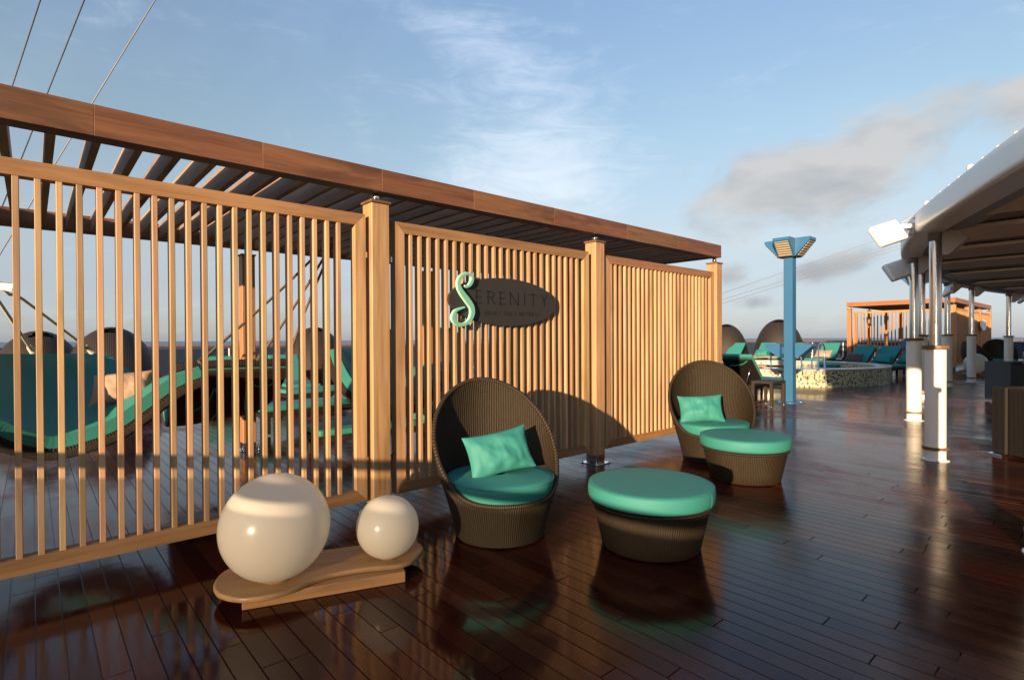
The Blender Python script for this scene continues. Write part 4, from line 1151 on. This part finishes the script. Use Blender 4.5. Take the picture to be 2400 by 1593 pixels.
MB().tube([(-3.30, 1.05, .36), (-3.30, 1.05, TH+.22)], .03, 8).build('rail_post', chrome, tub)

# ------------------------------------------------------------------ bar canopy on the right
can = thing('bar_canopy', 'curved grey canopy roof on steel and white columns over the right seating', 'canopy')
def zs(x): return 2.70+.045*(min(x, 16.2)-8)
edge = [(2.9, -9.0), (2.55, -5.5), (2.42, -3.2), (2.5, -1.6), (2.85, -.75), (3.6, -.07), (4.567, .413), (5.885, .944), (7.722, 1.636), (9.3, 2.10), (11.02, 2.518), (13.4, 3.0), (16.05, 3.42), (18.2, 3.62), (20.6, 3.62), (23.6, 3.42), (27.4, 2.95), (31.0, 2.1), (33.5, .6), (34.5, -2.0), (34.0, -6.0)]
ec = [Vector(q) for q in catmull([(x, y, 0) for x, y in edge], 6)]
ne = len(ec)
def off_e(i, d):
    a, b = ec[max(i-1, 0)], ec[min(i+1, ne-1)]; tn = (b-a).normalized(); nr = Vector((tn.y, -tn.x, 0))
    return ec[i]+nr*d
prof = [(.30, -.016), (.10, -.026), (.045, -.028), (.018, -.022), (.004, -.008), (0, .012), (0, .05), (0, .14), (.001, .188), (.008, .197), (.02, .2), (.20, .21)]
rows = []
for i in range(ne):
    row = []
    for d, z in prof:
        q = off_e(i, d); row.append((q.x, q.y, zs(ec[i].x)+z))
    rows.append(row)
MB().grid(rows).build('fascia', alu, can)
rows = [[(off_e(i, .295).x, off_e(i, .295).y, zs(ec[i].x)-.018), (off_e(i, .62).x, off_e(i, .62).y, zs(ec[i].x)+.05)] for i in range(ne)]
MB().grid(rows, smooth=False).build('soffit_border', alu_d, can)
# roof skin
rows = [[(off_e(i, .19).x, off_e(i, .19).y, zs(ec[i].x)+.208), (min(max(off_e(i, .19).x, 2.9), 32), -9.0, zs(ec[i].x)+.30)] for i in range(ne)]
MB().grid(rows).build('roof_skin', alu, can)
# ceiling panels across, alternately pale and brown
cuts = [3.0, 3.7, 4.8, 6.06, 7.2, 8.34, 9.9, 11.1, 13.2, 14.5, 16.6, 18.0, 20.1, 21.5, 23.6, 25.0, 27.0, 28.4, 30.2, 31.4]
def edge_y(x):
    best = None
    for i in range(ne-1):
        a, b = off_e(i, .45), off_e(i+1, .45)
        if (a.x-x)*(b.x-x) <= 0 and abs(a.x-b.x) > 1e-6:
            y = lerp(a.y, b.y, (x-a.x)/(b.x-a.x)); best = y if best is None else max(best, y)
    return best if best is not None else -2
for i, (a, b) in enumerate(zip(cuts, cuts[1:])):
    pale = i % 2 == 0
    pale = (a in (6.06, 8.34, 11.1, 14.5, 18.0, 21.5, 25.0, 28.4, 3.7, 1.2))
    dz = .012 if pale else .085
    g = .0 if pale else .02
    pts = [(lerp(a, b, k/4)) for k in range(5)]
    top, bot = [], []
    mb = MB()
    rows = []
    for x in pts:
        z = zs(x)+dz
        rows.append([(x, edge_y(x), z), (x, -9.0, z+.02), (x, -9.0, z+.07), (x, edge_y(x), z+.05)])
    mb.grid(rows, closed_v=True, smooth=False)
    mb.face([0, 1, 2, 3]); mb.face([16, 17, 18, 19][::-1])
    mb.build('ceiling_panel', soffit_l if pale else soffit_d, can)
def column(x, y, s=1.0, ztop=None, zr=1.35):
    zt = ztop or zs(x)
    c = bpy.data.objects.new('column', None); COL.objects.link(c); c.parent = can; c.location = (x, y, 0)
    MB().rev([(.104*s, .012), (.104*s, zr-.045)], 40).build('sleeve', white_p, c)
    MB().rev([(.06*s, zr), (.0605*s, zr+.01), (.0605*s, zt-.12)], 32).build('pole', steel, c)
    MB().rev([(.05*s, zt-.12), (.074*s, zt-.118), (.074*s, zt+.02)], 24).build('collar', alu_d, c)
    MB().rev([(.05*s, zr-.045), (.130*s, zr-.045), (.133*s, zr-.04), (.133*s, zr-.005), (.130*s, zr), (.05*s, zr)], 40).build('top_ring', ring_w, c)
    MB().rev([(.103*s, .128), (.126*s, .128), (.129*s, .132), (.129*s, .158), (.126*s, .162), (.103*s, .162)], 40).build('lower_ring', ring_w, c)
    MB().rev([(.135*s, 0), (.138*s, .004), (.135*s, .010), (.10*s, .013)], 40).build('flange', white_p, c)
    # gusset bracket to the inner side
    h = .29*s; q = .235*s
    rmx = Matrix(((0, 0, 1, 0), (-1, 0, 0, 0), (0, 1, 0, 0), (0, 0, 0, 1)))
    MB().prism([(.072*s, zt-h), (.072*s+q*.27, zt-h), (.072*s+q, zt-h*.43), (.072*s+q*.25, zt+.01), (.072*s, zt+.01)], -.06*s, .06*s, mat=rmx).build('bracket', brk, c)
    return c
column(5.03, .325, 1.0)
column(7.984, 1.482, 1.0, None, 1.355)
column(11.53, 2.442, 1.06, None, 1.435)
column(15.6, 3.155, 1.12, None, 1.51)
column(20.22, 3.475, 1.16, None, 1.53)
column(22.57, 3.262, 1.12, None, 1.53)
column(26.97, 2.842, 1.22, None, 1.49)

# string of bulbs on the canopy's top edge
stl = thing('string_light', 'string of small round bulbs along the top edge of the canopy', 'string light')
path = [off_e(i, .05)+Vector((0, 0, zs(ec[i].x)+.209)) for i in range(34, 64)]
MB().tube(path, .010, 6).build('cable', alu_d, stl)
bulb = MB().rev([(.010, -.004), (.012, .002), (.015, .008), (.0155, .015), (.012, .024), (.003, .029)], 10).mesh('bulb', plain('frosted_bulb', (.75, .66, .55), .3, nz=.05))
acc = 0; last = path[0]; k = 0
for q in path[1:]:
    seg = (q-last).length; tcur = 0
    while acc+seg-tcur > .33:
        tcur += .33-acc; acc = 0
        pnt = last.lerp(q, tcur/seg); o = link(bulb, 'bulb', stl, tuple(pnt)); k += 1
        if k % 5 == 0: o.scale = (1.8,)*3
    acc += seg-tcur; last = q

# floodlights bolted to the fascia
def build_flood(label, loc, rz, s=1.0):
    """tilted flat lamp housing; local -y is the housing's back, its lens looks away and down"""
    o = thing('floodlight', label, 'floodlight', loc, rz, 'white floodlights on the canopy edge', s)
    T = Matrix.Rotation(R(-24), 4, 'X') @ Matrix.Rotation(R(-19), 4, 'Y')
    b = rbox((.36, .085, .27), .030, 4); b.v = [tuple(T @ Vector(q)) for q in b.v]; b.build('housing', lampw, o)
    f = rbox((.31, .012, .22), .004, 1, (0, .045, 0)); f.v = [tuple(T @ Vector(q)) for q in f.v]; f.build('lens', alu_d, o)
    MB().cbox((.235, -.005, .085), (.17, .03, .045), .004).build('bracket', lampw, o)
    MB().cbox((.30, .03, .055), (.04, .10, .13), .004).build('mount', brk, o)
    MB().tube(catmull([(.14, -.03, .12), (.20, -.04, .15), (.27, -.02, .19), (.33, .02, .17)], 6), .008, 6).build('lead', brk, o)
    return o
FL = build_flood('nearest large white floodlight on the corner of the canopy fascia', (7.46, 1.83, 2.655), R(-41.5))
dup(FL, (11.49, 2.664, 2.64), R(-41.5), 'second white floodlight, lower and smaller, on the canopy fascia beside the columns', 1.25)
dup(FL, (19.7, 3.35, 2.80), R(-150), 'white floodlight seen from below under the far canopy edge', 1.2)
dup(FL, (27.4, 2.49, 2.88), R(-150), 'white floodlight at the right photo edge under the far canopy', 1.2)

# ------------------------------------------------------------------ seating under the canopy
sf = thing('wicker_sofa', 'dark brown wicker armrest end of a sofa at the right photo edge', 'sofa', (8.93, 1.10, 0), R(-41.5))
MB().cbox((.55, -.10, .4325), (1.10, .20, .815), .012).build('arm', wick_dbox, sf)
MB().cbox((.10, -1.052, .4275), (.16, 1.70, .80), .012).build('back', wick_dbox, sf)
MB().cbox((.63, -1.052, .23), (.90, 1.69, .40), .012).build('seat_base', wick_dbox, sf)
rbox((.86, 1.60, .14), .04, 3, (.64, -1.05, .51)).build('seat_cushion', brown_f, sf)
MB().cbox((.0, -.10, .012), (.10, .19, .022), .003).cbox((1.04, -.10, .012), (.10, .19, .022), .003).cbox((.3, -1.7, .012), (.1, .19, .022), .003).build('glide', chrome, sf)
pillow('peach scatter cushion on the dark wicker sofa at the right edge', (9.22, .52, .86), R(200), .35, 0, pillow_mesh(.44, .40, .18, peach, 17))
pl_ = thing('slate_armchair', 'slate grey woven armchair with wicker side beyond the brown sofa at right', 'armchair', (16.30, 2.13, 0), R(-41.5))
MB().cbox((.45, -.325, .465), (.90, .65, .87), .012).build('body', grey_blue, pl_)
MB().cbox((.45, -1.35, .44), (.90, 1.39, .82), .012).build('side', wick_dbox, pl_)
MB().cbox((.0, -.3, .014), (.14, .2, .026), .003).cbox((.9, -.3, .014), (.14, .2, .026), .003).build('glide', chrome, pl_)
rbox((.75, 1.0, .12), .05, 3, (.42, -1.35, .92)).build('seat_cushion', beige, pl_)
ps = pillow('brown striped cushion lying on the slate armchair under the canopy', (16.15, .95, 1.05), R(230), 1.25, 0, pillow_mesh(.75, .6, .22, stripe_m, 19))

# far wicker armchairs, globe and stand by the distant pergola
dup(CH1, (28.13, 3.82, 0), R(48), 'wicker armchair in side view facing right before the distant pergola screen', 1.14)
dup(CH1, (30.09, 3.42, 0), R(-70), 'wicker armchair with its back to us beyond the slate armchair, under the canopy', 1.2)
st2_ = thing('lamp_stand', 'low dark teak lamp stand carrying the distant globe by the far columns', 'lamp stand', (26.32, 3.68, 0), R(-10))
MB().rev([(.38, .05), (.40, .06), (.40, .09), (.38, .10), (.02, .10)], 32).build('board', board_w, st2_)
MB().cbox((0, 0, .026), (.5, .4, .05), .004).build('plinth', board_w, st2_)
globe((26.32, 3.68, 0), .365, 'distant white globe lamp half hidden behind a column of the canopy', .1005)

# second sign seen edge-on on the distant pergola
s2 = thing('sign', 'pale oval sign seen edge-on on the distant pergola screen', 'sign', (36.2, 4.80, 2.05))
MB().prism(oval(.78, .27)[::-1], -.05, -.012, mat=XZ).build('board', white_p, s2)
MB().cbox((0, .02, 0), (.06, .07, .06)).build('mount', sign_b, s2)

# ------------------------------------------------------------------ rigging wires
def wire(name, a, b, r, mt, lab, grp):
    return tag(MB().tube([a, b], r, 6).build(name, mt), lab, 'cable', grp)
g1, g2_ = 'stay cables rising behind the pergola', 'thin far cables above the whirlpool'
wire('stay_cable', (.691, 18.193, 12.034), (-1.566, 20.097, 3.193), .015, cable_d, 'dark stay cable nearest the left photo edge, rising above the pergola', g1)
wire('stay_cable', (1.674, 17.325, 12.16), (-1.249, 19.811, 2.662), .015, cable_d, 'dark stay cable in the middle of the three above the pergola', g1)
wire('stay_cable', (3.441, 15.763, 12.351), (-1.47, 19.998, 1.853), .015, cable_l, 'pale stay cable, most slanted of the three above the pergola', g1)
wire('far_cable', (40.497, 24.285, 4.084), (58.08, 8.811, 11.994), .016, cable_l, 'uppermost of the thin cables crossing behind the blue lamp post', g2_)
wire('far_cable', (40.167, 24.571, 3.56), (60.549, 6.624, 11.68), .014, cable_l, 'middle of the thin cables crossing behind the blue lamp post', g2_)
wire('far_cable', (40.164, 24.57, 3.224), (60.547, 6.623, 11.475), .016, cable_l, 'lowest of the thin cables crossing behind the blue lamp post', g2_)
